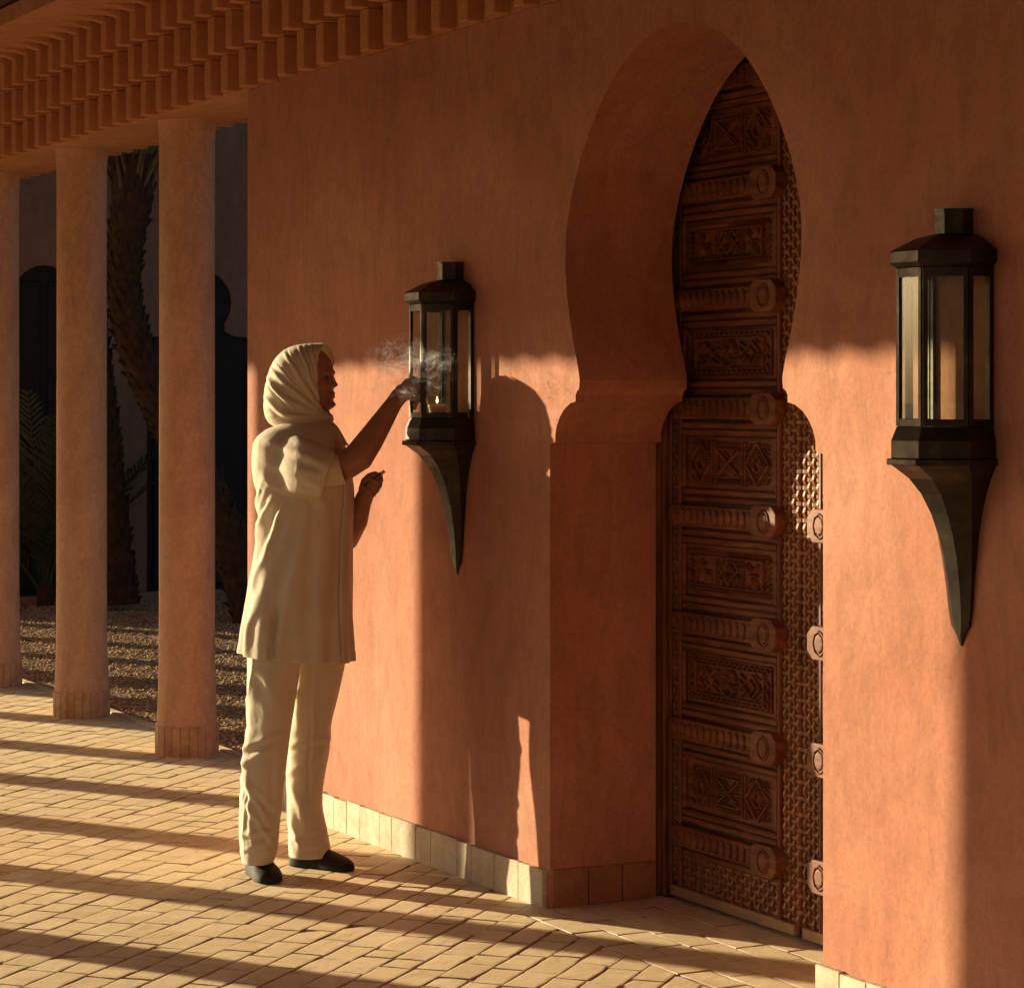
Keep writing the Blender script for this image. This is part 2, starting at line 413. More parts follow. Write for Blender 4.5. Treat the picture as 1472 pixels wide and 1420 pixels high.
def brick_mesh(mb, p, tn, zt):
    cx = sum(q[0] for q in p)/len(p); cy = sum(q[1] for q in p)/len(p)
    tx, ty = rnd.uniform(-0.005, 0.005), rnd.uniform(-0.005, 0.005)
    n = len(p)
    def ins(q, d):
        vx, vy = q[0]-cx, q[1]-cy; l = math.hypot(vx, vy)+1e-6
        return (q[0]-vx/l*d, q[1]-vy/l*d)
    def zz(q): return zt+tx*(q[0]-cx)+ty*(q[1]-cy)
    r0 = [(q[0], q[1], -0.03) for q in p]; r1 = [(q[0], q[1], zz(q)-0.0022) for q in p]
    r2 = [(*ins(q, 0.0025), zz(q)-0.0004) for q in p]; r3 = [(*ins(q, 0.011), zz(q)) for q in p]
    mb.loft([r0, r1, r2, r3], cap0=False, cap1=True, tint=tn)
def bkey(b):
    p = b[0]; c_ = (sum(q[0] for q in p)/len(p), sum(q[1] for q in p)/len(p), 0)
    s_ = cam_px(c_)
    if not s_: return 1e9
    if -15 < s_[0] < 1190 and 900 < s_[1] < 1430 and not (s_[0] > 790 and c_[1] > 0.0 and c_[0] < 0.03): return s_[2]
    return 1000+s_[2]
bricks.sort(key=bkey)
stuff = MB()
for i, (p, tn) in enumerate(bricks):
    zt = rnd.gauss(0.0, 0.0006)
    if i < 300:
        cx = sum(q[0] for q in p)/len(p); cy = sum(q[1] for q in p)/len(p)
        mb = MB(); brick_mesh(mb, p, tn, zt)
        mb.v = [(a-cx, b-cy, c) for a, b, c in mb.v]
        ob = mb.build('brick', M['paver'], floor); ob.location = (cx, cy, 0)
    else: brick_mesh(stuff, p, tn, zt)
part(stuff, 'paving_bricks', M['paver'], floor, kind='stuff')
# edge course of the paving towards the gravel
ke = MB(); x = -13.0
while x < -2.4:
    L = 0.2+rnd.uniform(-0.015, 0.01)
    ke.box((x+L/2, 0.362, -0.03), (L-0.006, 0.045, 0.075), bev=0.004, tint=rnd.random()); x += L
part(ke, 'edging', M['paver'], floor, kind='stuff')

# loose stones of the gravel bed
st = MB(); rs = np.random.RandomState(3)
ico = [(0, 0, 1), (0.9, 0, 0.3), (0.28, 0.85, 0.3), (-0.73, 0.53, 0.3), (-0.73, -0.53, 0.3), (0.28, -0.85, 0.3), (0, 0, -0.6)]
icf = [(0,1,2),(0,2,3),(0,3,4),(0,4,5),(0,5,1),(6,2,1),(6,3,2),(6,4,3),(6,5,4),(6,1,5)]
cnt = 0
while cnt < 17000:
    x = rs.uniform(-12, -2.6); y = rs.uniform(0.4, 4.2)
    s_ = cam_px((x, y, 0))
    if s_ is None or not (-10 < s_[0] < 400): continue
    cnt += 1
    r_ = rs.uniform(0.005, 0.014); a = rs.uniform(0, 6.28); sx, sy, sz = rs.uniform(.7, 1.3), rs.uniform(.7, 1.2), rs.uniform(.5, .9)
    ca, sa = math.cos(a), math.sin(a)
    st.add([(x+r_*(ca*p[0]*sx-sa*p[1]*sy), y+r_*(sa*p[0]*sx+ca*p[1]*sy), -0.033+r_*sz*p[2]) for p in ico], icf, rs.uniform())
st.build('gravel', M['pebble'], kind='stuff', label='loose brown gravel between the paving and the courtyard wall', cat='gravel')

# ------------------------------------------------------------------ gallery wall with the horseshoe arch
UC = 0.728
prof = [(0.70, -0.1), (0.70, 1.358), (0.668, 1.364), (0.667, 1.39), (0.657, 1.415), (0.638, 1.440), (0.612, 1.462), (0.578, 1.478), (0.545, 1.484),
        (0.545, 1.502), (0.538, 1.512), (0.524, 1.520), (0.521, 1.545)]
arch = catmull([(0.521, 1.545), (0.534, 1.590), (0.569, 1.688), (0.597, 1.80), (0.606, 1.90), (0.594, 2.0), (0.545, 2.125), (0.465, 2.25), (0.36, 2.362), (0.245, 2.438), (0.125, 2.483), (0.0, 2.503)], 4)
half = prof + arch[1:]
outline = [(UC-h, z) for h, z in half] + [(UC+h, z) for h, z in reversed(half[:-1])]
wall = thing('gallery_wall', (-2.36, 0, 0), 'long terracotta plaster wall with the horseshoe arched doorway and both lanterns', 'wall')
WR = 6.2
mb = MB()
fr = [(-2.36, -0.1)] + outline + [(WR, -0.1), (WR, 2.648), (-2.36, 2.648)]
n = len(fr)
mb.v = [(x, 0.0, z) for x, z in fr] + [(x, 0.36, z) for x, z in fr]
mb.f = [tuple(range(n)), tuple(range(2*n-1, n-1, -1))] + [(i, (i+1) % n, (i+1) % n+n, i+n) for i in range(n)]
mb.tint = [0.5]*2*n
wob = part(mb, 'plaster_face', M['plaster'], wall)
bm = bmesh.new(); bm.from_mesh(wob.data)
bmesh.ops.triangulate(bm, faces=[f for f in bm.faces if len(f.verts) > 4]); bm.to_mesh(wob.data); bm.free()
bevel_mod(wob, 0.005, 2, 30)
for p_ in wob.data.polygons: p_.use_smooth = False
# skirting tiles
def tile(x, y, w_, d_, h_, rz=0, mat='tile', root=None):
    mb = MB(); hh = h_+rnd.uniform(-0.003, 0.003)
    mb.box((0, 0, hh/2-0.005), (w_, d_, hh+0.01), bev=0.002, tint=rnd.random())
    ob = mb.build('tile', M[mat], root)
    ob.location = (x-ORG[root.name][0], y-ORG[root.name][1], 0); ob.rotation_euler = (rnd.uniform(-0.006, 0.006), 0, rz+rnd.uniform(-0.012, 0.012))
x = -2.36
while x < -0.02:
    L = min(rnd.choice([rnd.uniform(0.09, 0.115), rnd.uniform(0.09, 0.115), rnd.uniform(.15, .2)]), 0.012-x)
    if L > 0.02: tile(x+L/2, -0.006, L-0.0018, 0.022, 0.112, root=wall)
    x += L
y = 0.012
while y < 0.35:
    L = min(0.115, 0.355-y)
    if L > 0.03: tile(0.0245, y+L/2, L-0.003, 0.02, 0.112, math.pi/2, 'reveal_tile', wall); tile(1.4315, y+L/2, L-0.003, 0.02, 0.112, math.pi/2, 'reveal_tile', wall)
    y += L
x = 1.418
while x < 2.7:
    L = rnd.uniform(0.095, 0.112); tile(x+L/2, -0.006, L-0.0018, 0.022, 0.112, root=wall); x += L

# ------------------------------------------------------------------ cornice of stepped brick teeth, on wall and columns
cor = thing('dogtooth_cornice', (-9, 0, 2.648), 'stepped cornice of upright plastered bricks running above the columns and the wall', 'cornice')
mb = MB()
P_, AH, PD = 0.055, 0.14, 0.184
X0, X1 = -13.0, 6.2
mb.prism([(X0, 0.0), (X1, 0.0), (X1, 0.37), (X0, 0.37)], 'z', 2.650, 3.07)
bo = part(mb, 'beam', M['cornice'], cor); bevel_mod(bo, 0.004, 1)
outer = MB()
protos = [[], [], []]
for k in range(3):
    x = X0+0.05
    while x < X1-0.05:
        dk = P_*(k+1)+0.006; yc = 0.006-dk/2; zc = 2.65+AH*k+AH/2
        s_ = cam_px((x, -P_*(k+1), zc))
        vis = s_ and -40 < s_[0] < 900 and s_[1] > -90
        if vis:
            if len(protos[k]) < 3:
                mb = MB(); mb.box((0, 0, 0), (0.062+rnd.uniform(-.003, .003), dk, AH-0.0012), bev=0.0035); pm = mb.build('brick', M['cornice'], cor); protos[k].append(pm); ob = pm
            else:
                ob = rnd.choice(protos[k]).copy(); COL.objects.link(ob); ob.parent = cor
            ob.location = (x+rnd.uniform(-.004, .004)+9, yc+rnd.uniform(-.002, .002), zc-2.648); ob.rotation_euler = (0, 0, rnd.uniform(-0.012, 0.012))
        else:
            outer.box((x, yc, zc), (0.062, dk, AH-0.0012))
        x += PD
part(outer, 'outer_bricks', M['cornice'], cor, kind='stuff')
mb = MB()                                              # garden side, small teeth
x = X0
while x < X1:
    for k in range(3): mb.box((x, 0.365+P_*(k+1)/2, 2.65+AH*k+AH/2), (0.062, P_*(k+1)+.01, AH-0.001))
    x += PD
part(mb, 'garden_side_bricks', M['cornice'], cor, kind='stuff')
mb = MB()                                              # pointed tips where the top course dies into the soffit
x = X0+0.05
while x < 0:
    mb.add([(x-0.031, -P_*3, 3.0705), (x+0.031, -P_*3, 3.0705), (x+0.022, -P_*3-0.07, 3.0705), (x, -P_*3-0.125, 3.0705), (x-0.022, -P_*3-0.07, 3.0705),
            (x-0.027, -P_*3+0.001, 3.045), (x+0.027, -P_*3+0.001, 3.045)], [(0,1,6,5), (5,6,3), (6,1,2), (6,2,3), (5,3,4), (5,4,0), (0,4,3,2,1)])
    x += PD
part(mb, 'brick_tips', M['cornice'], cor, kind='stuff')

# ceiling of the gallery
ceil = thing('ceiling', (0, 0, 3.07), None, None, kind='structure')
mb = MB(); mb.prism([(X0, -0.47), (X1+3, -0.47), (X1+3, 0.62), (X0, 0.62)], 'z', 3.0712, 3.14); part(mb, 'soffit_band', M['cornice'], ceil)
y = -0.475
while y > -3.0:
    mb = MB(); mb.box(((X0+X1+3)/2, y-0.095, 3.16), (X1-X0+3, 0.186, 0.03), bev=0.004); part(mb, 'plank', M['dark_wood'], ceil); y -= 0.19
mb = MB(); mb.prism([(X0, -4.0), (X1+3, -4.0), (X1+3, 0.7), (X0, 0.7)], 'z', 3.18, 3.34); part(mb, 'roof_slab', M['cornice'], ceil)
mb = MB(); mb.prism([(X0, -4.0), (X1+3, -4.0), (X1+3, -3.0), (X0, -3.0)], 'z', 3.0705, 3.1795); part(mb, 'soffit_band', M['cornice'], ceil)

# ------------------------------------------------------------------ columns
def column(x, y, label, group, detailed, master=None, rk=1.0):
    if master:
        r_ = master.copy(); COL.objects.link(r_); r_.location = (x, y, 0); r_['label'] = label
        r_['group'] = group; ORG[r_.name] = (x, y, 0)
        for ch in master.children:
            c_ = ch.copy(); COL.objects.link(c_); c_.parent = r_
        return r_
    t_ = thing('column', (x, y, 0), label, 'column', group)
    mb = MB(); rings = []
    for z, r_ in [(0.12, 0.127), (0.135, 0.126), (0.2, 0.123), (0.32, 0.119), (0.6, 0.117), (1.2, 0.1165), (1.9, 0.116), (2.4, 0.116), (2.56, 0.117), (2.62, 0.120), (2.652, 0.1235)]:
        r_ *= rk
        rings.append([(x+r_*math.cos(a), y+r_*math.sin(a), z) for a in [2*math.pi*k/64 for k in range(64)]])
    mb.loft(rings, cap0=False, cap1=False); part(mb, 'shaft', M['column'], t_, smooth=True)
    if detailed:
        n = 22
        for k in range(n):
            a0 = 2*math.pi*k/n+0.008; a1 = 2*math.pi*(k+1)/n-0.008
            if k % 5 == 2: a0 += 0.0
            ro = 0.133+rnd.uniform(-.0015, .0015); h_ = 0.125+rnd.uniform(-.006, .004); mb = MB()
            aa = [a0+(a1-a0)*q for q in (0, .06, .5, .94, 1)]; rr = [ro-.003, ro, ro, ro, ro-.003]
            outl = [(x+r_*math.cos(a), y+r_*math.sin(a)) for a, r_ in zip(aa, rr)] + [(x+0.112*math.cos(a1), y+0.112*math.sin(a1)), (x+0.112*math.cos(a0), y+0.112*math.sin(a0))]
            mb.prism(outl, 'z', -0.01, h_, rnd.random()); part(mb, 'tile', M['ctile'], t_)
        mb = MB(); mb.loft([[(x+0.1285*math.cos(a), y+0.1285*math.sin(a), z) for a in [2*math.pi*k/40 for k in range(40)]] for z in (-0.01, 0.118)]); part(mb, 'base_mortar', M['mortar'], t_, smooth=False)
    else:
        mb = MB(); mb.loft([[(x+0.133*math.cos(a), y+0.133*math.sin(a), z) for a in [2*math.pi*k/22 for k in range(22)]] for z in (-0.01, 0.125)]); part(mb, 'base', M['ctile'], t_)
    return t_
SP = 1.414
labs = ['round plaster column nearest the wall end, widest of the three in view', 'round plaster column in the middle of the three, palm trunk showing at its right', 'round plaster column cut by the left edge of the photograph']
for i in range(3): column(-3.525-SP*i, 0.19, labs[i], 'round columns carrying the cornice', True)
far0 = column(-3.525-SP*3, 0.19, 'round plaster column of the garden side row, further back than the three in view', 'round columns carrying the cornice', False)
for i in range(4, 7): column(-3.525-SP*i, 0.19, 'round plaster column of the garden side row, further back than the three in view', 'round columns carrying the cornice', False, far0)
YO = -3.35
ol = 'round plaster column of the open side opposite the wall, its shadow striping the paving'
opp = column(-3.20, YO, ol, 'round columns of the open side of the gallery', False, None, 0.955)
for i in range(-7, 4):
    if i == 0: continue
    u = -3.20+SP*i
    column(u, YO, ol, 'round columns of the open side of the gallery', False, opp)
cor2 = thing('dogtooth_cornice', (-13, YO, 2.648), 'stepped brick cornice over the open side of the gallery, opposite the wall and behind the viewer', 'cornice')
mb = MB()
mb.prism([(X0, YO-.185), (X1+3, YO-.185), (X1+3, YO+.185), (X0, YO+.185)], 'z', 2.65, 3.07)
part(mb, 'beam', M['cornice'], cor2)
mb = MB(); x = X0+0.07
while x < X1+2.9:
    for k in range(3):
        for sgn in (-1, 1): mb.box((x, YO+sgn*(0.18+P_*(k+1)/2), 2.65+AH*k+AH/2), (0.062, P_*(k+1)+.01, AH-0.001))
    x += PD
part(mb, 'bricks', M['cornice'], cor2, kind='stuff')

# ------------------------------------------------------------------ carved door
YD = 0.405                                            # face of the door boards
frm = thing('door_frame', (UC, 0.38, 0), 'dark wooden frame of the carved door, standing behind the arch', 'door frame')
for sgn in (-1, 1):
    xc = 0.735+sgn*0.765
    mb = MB(); mb.box((xc, 0.40, 1.40), (0.10, 0.07, 2.80), bev=0.006); part(mb, 'jamb', M['wood_v'], frm)
    mb = MB(); mb.box((xc-sgn*0.058, 0.408, 1.38), (0.018, 0.05, 2.76), bev=0.004); part(mb, 'moulding', M['wood_v'], frm)
    mb = MB(); z = 0.06
    while z < 2.6: mb.tube([(xc+sgn*0.0, 0.362, z), (xc, 0.362, z+0.022)], 0.008, 6); z += 0.034
    part(mb, 'beading', M['wood_v'], frm, kind='stuff')
mb = MB(); mb.box((0.735, 0.41, 2.80), (1.63, 0.07, 0.12), bev=0.006); part(mb, 'lintel', M['wood'], frm)
mb = MB(); mb.box((0.735, 0.52, 1.43), (1.75, 0.02, 2.9)); part(mb, 'backing', M['black_void'], frm)

RZ = [0.198+0.3165*i for i in range(9)]
def relief_bar(mb, p, q, wd, h, y):
    h *= 1.3
    d = (Vector((q[0]-p[0], q[1]-p[1]))); L = d.length
    if L < 1e-5: return
    d /= L; nn = Vector((-d.y, d.x))
    P = [Vector(p)-nn*wd/2, Vector(q)-nn*wd/2, Vector(q)+nn*wd/2, Vector(p)+nn*wd/2]
    Q = [Vector(p)-nn*wd*.2+d*wd*.3, Vector(q)-nn*wd*.2-d*wd*.3, Vector(q)+nn*wd*.2-d*wd*.3, Vector(p)+nn*wd*.2+d*wd*.3]
    mb.add([(a.x, y, a.y) for a in P]+[(a.x, y-h, a.y) for a in Q], [(4,5,6,7),(0,1,5,4),(1,2,6,5),(2,3,7,6),(3,0,4,7)])
def relief_loop(mb, pts, wd, h, y, close=True):
    n = len(pts)
    for i in range(n if close else n-1): relief_bar(mb, pts[i], pts[(i+1) % n], wd, h, y)
def dome(mb, cx, cz, rx, rz, h, y, n=14, flat=0.6):
    r0 = [(cx+rx*math.cos(a), y, cz+rz*math.sin(a)) for a in [2*math.pi*k/n for k in range(n)]]
    r1 = [(cx+rx*.86*math.cos(a), y-h*.8, cz+rz*.86*math.sin(a)) for a in [2*math.pi*k/n for k in range(n)]]
    r2 = [(cx+rx*flat*math.cos(a), y-h, cz+rz*flat*math.sin(a)) for a in [2*math.pi*k/n for k in range(n)]]
    mb.loft([r0, r1, r2], cap0=False)
def rect(cx, cz, hw, hh): return [(cx-hw, cz-hh), (cx+hw, cz-hh), (cx+hw, cz+hh), (cx-hw, cz+hh)]
def circ(cx, cz, rx, rz, n=16): return [(cx+rx*math.cos(2*math.pi*k/n), cz+rz*math.sin(2*math.pi*k/n)) for k in range(n)]
def leafshape(mb, p, q, wd, h, y):
    h *= 1.35
    d = Vector((q[0]-p[0], q[1]-p[1])); L = d.length; d /= L; nn = Vector((-d.y, d.x)); P0 = Vector(p)
    pts = [(0, 0), (.25, .8), (.55, 1), (.85, .5), (1, 0), (.85, -.5), (.55, -1), (.25, -.8)]
    vs = [P0+d*L*a+nn*wd*b/2 for a, b in pts]
    c1 = P0+d*L*.2; c2 = P0+d*L*.8
    n = 8
    mb.add([(a.x, y, a.y) for a in vs]+[(c1.x, y-h, c1.y), (c2.x, y-h, c2.y)],
           [(0,1,8),(1,2,8),(2,9,8),(2,3,9),(3,4,9),(4,5,9),(5,6,9),(6,8,9),(6,7,8),(7,0,8)])
def diamond_motif(mb, cx, cz, hw, hh, y):
    relief_loop(mb, [(cx-hw, cz), (cx, cz+hh), (cx+hw, cz), (cx, cz-hh)], .011, .009, y)
    relief_loop(mb, [(cx-hw*.66, cz), (cx, cz+hh*.66), (cx+hw*.66, cz), (cx, cz-hh*.66)], .006, .006, y)
    relief_loop(mb, [(cx-hw*.42, cz), (cx-hw*.15, cz+hh*.36), (cx+hw*.15, cz+hh*.36), (cx+hw*.42, cz), (cx+hw*.15, cz-hh*.36), (cx-hw*.15, cz-hh*.36)], .008, .009, y)
    dome(mb, cx, cz, hw*.12, hh*.14, .006, y, 8)
    for s_ in (-1, 1): relief_loop(mb, [(cx-hw*.2, cz+s_*hh*.52), (cx, cz+s_*hh*.42), (cx+hw*.2, cz+s_*hh*.52)], .005, .006, y, False)
    for sx in (-1, 1):
        for sz in (-1, 1):
            for q in (.34, .20):
                arc = [(cx+sx*(hw-hw*q*2*math.cos(a)*0.9), cz+sz*(hh-hh*q*1.6*math.sin(a))) for a in (0.05, .5, 1.05, 1.52)]
                relief_loop(mb, arc, .006, .006, y, False)
            dome(mb, cx+sx*hw*.86, cz+sz*hh*.88, hw*.1, hh*.07, .005, y, 8)
def x_motif(mb, cx, cz, hw, hh, y):
    relief_loop(mb, rect(cx, cz, hw, hh*.66), .008, .008, y)
    relief_bar(mb, (cx-hw, cz-hh*.66), (cx+hw, cz+hh*.66), .011, .010, y); relief_bar(mb, (cx-hw, cz+hh*.66), (cx+hw, cz-hh*.66), .011, .010, y)
    for s_ in (-1, 1):
        for q in range(7):
            z_ = cz+(q-3)*hh*.15; xa = cx+s_*hw*.93; xb = cx+s_*hw*(.25+.2*abs(q-3)*.9)
            if abs(xb-cx) < hw*.9: relief_bar(mb, (xa, z_), (xb, z_), .0045, .005, y)
        relief_loop(mb, [(cx-hw*.5, cz+s_*hh*.58), (cx, cz+s_*hh*.22), (cx+hw*.5, cz+s_*hh*.58)], .006, .006, y, False)
        k = -hw
        while k < hw-.004:
            relief_bar(mb, (cx+k, cz+s_*hh*.74), (cx+k+.012, cz+s_*hh*.98), .0045, .005, y); k += .011
def rosette(mb, cx, cz, r_, y):
    for k in range(4):
        a = math.pi/4+k*math.pi/2
        leafshape(mb, (cx+r_*.1*math.cos(a), cz+r_*.1*math.sin(a)), (cx+r_*1.15*math.cos(a), cz+r_*1.45*math.sin(a)), r_*.5, .011, y)
        a += math.pi/4
        leafshape(mb, (cx+r_*.1*math.cos(a), cz+r_*.1*math.sin(a)), (cx+r_*.75*math.cos(a), cz+r_*.75*math.sin(a)), r_*.28, .008, y)
    dome(mb, cx, cz, r_*.13, r_*.13, .012, y, 8)
def knot(mb, cx, cz, hw, hh, y):
    relief_loop(mb, [(cx-hw*.55, cz), (cx, cz+hh*.75), (cx+hw*.55, cz), (cx, cz-hh*.75)], .008, .009, y)
    relief_loop(mb, [(cx-hw*.3, cz), (cx-hw*.12, cz+hh*.35), (cx+hw*.12, cz+hh*.35), (cx+hw*.3, cz), (cx+hw*.12, cz-hh*.35), (cx-hw*.12, cz-hh*.35)], .007, .009, y)
    for sx in (-1, 1):
        relief_loop(mb, [(cx-sx*hw*.2, cz-hh), (cx+sx*hw*.95, cz+hh*.35), (cx+sx*hw*.5, cz+hh)], .007, .008, y, False)
        relief_loop(mb, [(cx-sx*hw*.2, cz+hh), (cx+sx*hw*.95, cz-hh*.35), (cx+sx*hw*.5, cz-hh)], .007, .008, y, False)
        for sz in (-1, 1): leafshape(mb, (cx+sx*hw*.5, cz+sz*hh*.5), (cx+sx*hw*.92, cz+sz*hh*.92), .018, .007, y)
def panel_relief(kind, x0, x1, z0, z1, y):
    mb = MB(); cx, cz = (x0+x1)/2, (z0+z1)/2; hw, hh = (x1-x0)/2, (z1-z0)/2
    if kind == 0:
        third = (x1-x0)/3
        for s_ in (-1, 1):
            diamond_motif(mb, cx+s_*third*1.02, cz, third*.40, hh*.93, y)
            for o_ in (.50, .60):
                relief_bar(mb, (cx+s_*third*o_, cz-hh), (cx+s_*third*o_, cz+hh), .008, .008, y)
            z_ = cz-hh+.01
            while z_ < cz+hh-.01: dome(mb, cx+s_*third*.55, z_, .005, .006, .005, y, 6); z_ += .014
        x_motif(mb, cx, cz, third*.43, hh*.95, y)
    elif kind == 1:
        relief_loop(mb, rect(cx, cz, hw*.80, hh*.66), .007, .008, y)
        for s_ in (-1, 1):
            k = -hw+.012
            while k < hw-.01:
                sl_ = .014 if k < 0 else -.014
                leafshape(mb, (cx+k-sl_*.6, cz+s_*hh*.70), (cx+k+sl_, cz+s_*hh*.98), .0125, .008, y); k += .0155
            k = -hh*.62
            while k < hh*.62:
                leafshape(mb, (cx+s_*hw*.82, cz+k-.006), (cx+s_*hw*.985, cz+k+.010), .011, .008, y); k += .0155
            rosette(mb, cx+s_*hw*.56, cz, hh*.58, y)
            for o_ in (.27, .33): relief_bar(mb, (cx+s_*hw*o_, cz-hh*.62), (cx+s_*hw*o_, cz+hh*.62), .006, .006, y)
        knot(mb, cx, cz, hw*.25, hh*.58, y)
    else:
        relief_loop(mb, rect(cx, cz, hw*.82, hh*.68), .007, .008, y); relief_loop(mb, rect(cx, cz, hw*.99, hh*.99), .005, .006, y)
        for s_ in (-1, 1):
            k = -hw*.95; pts = []
            i = 0
            while k < hw*.95: pts.append((cx+k, cz+s_*hh*(.74 if i % 2 else .93))); k += .0135; i += 1
            relief_loop(mb, pts, .006, .007, y, False)
            pts = [(cx+s_*hw*(.86 if i % 2 else .95), cz-hh*.7+i*.0135) for i in range(int(hh*1.4/.0135))]
            relief_loop(mb, pts, .006, .007, y, False)
            c2 = cx+s_*hw*.44
            relief_loop(mb, [(c2-s_*hw*.18, cz+hh*.5), (c2, cz+hh*.2), (c2+s_*hw*.12, cz+hh*.52), (c2+s_*hw*.3, cz), (c2+s_*hw*.12, cz-hh*.52), (c2, cz-hh*.2), (c2-s_*hw*.18, cz-hh*.5)], .008, .009, y, False)
            relief_loop(mb, [(c2-s_*hw*.1, cz), (c2+s_*hw*.05, cz+hh*.3), (c2+s_*hw*.18, cz), (c2+s_*hw*.05, cz-hh*.3)], .006, .008, y)
            relief_loop(mb, [(c2-s_*hw*.2, cz+hh*.25), (c2-s_*hw*.08, cz), (c2-s_*hw*.2, cz-hh*.25)], .006, .008, y, False)
            for sz in (-1, 1):
                relief_loop(mb, [(cx+s_*hw*(.8-.2*math.cos(a)), cz+sz*hh*(.66-.28*math.sin(a))) for a in (0, .5, 1, 1.5)], .006, .006, y, False)
        relief_loop(mb, circ(cx, cz, hw*.17, hh*.60, 18), .009, .010, y)
        relief_loop(mb, circ(cx, cz, hw*.12, hh*.47, 14), .005, .006, y)
        for k in range(4):
            a = math.pi/4+k*math.pi/2; leafshape(mb, (cx, cz), (cx+hw*.12*math.cos(a), cz+hh*.46*math.sin(a)), .016, .008, y)
    return mb
def weave(mb, x0, x1, z0, z1, y, cw=.0235, ch=.0225):
    nx = max(1, round((x1-x0)/cw)); nz = max(1, round((z1-z0)/ch)); cw = (x1-x0)/nx; ch = (z1-z0)/nz
    for i in range(nx):
        for j in range(nz):
            cx = x0+(i+.5)*cw; cz = z0+(j+.5)*ch
            if (i+j) % 2:      # upright strand passing over
                a, b = cw*.27, ch*.86
                prf = [(-1, 0), (-.7, .6), (0, 1), (.7, .6), (1, 0)]
                rr_ = [[(cx-a, y, cz+b*q), (cx-a*.75, y-.011*h_-.001, cz+b*q), (cx+a*.75, y-.011*h_-.001, cz+b*q), (cx+a, y, cz+b*q)] for q, h_ in prf]
            else:              # level strand passing over
                a, b = cw*.80, ch*.30
                prf = [(-1, 0), (-.7, .6), (0, 1), (.7, .6), (1, 0)]
                rr_ = [[(cx+a*q, y, cz-b), (cx+a*q, y-.008*h_-.001, cz-b*.75), (cx+a*q, y-.008*h_-.001, cz+b*.75), (cx+a*q, y, cz+b)] for q, h_ in prf]
            mb.loft(rr_, cap0=False, cap1=False, closed=False)
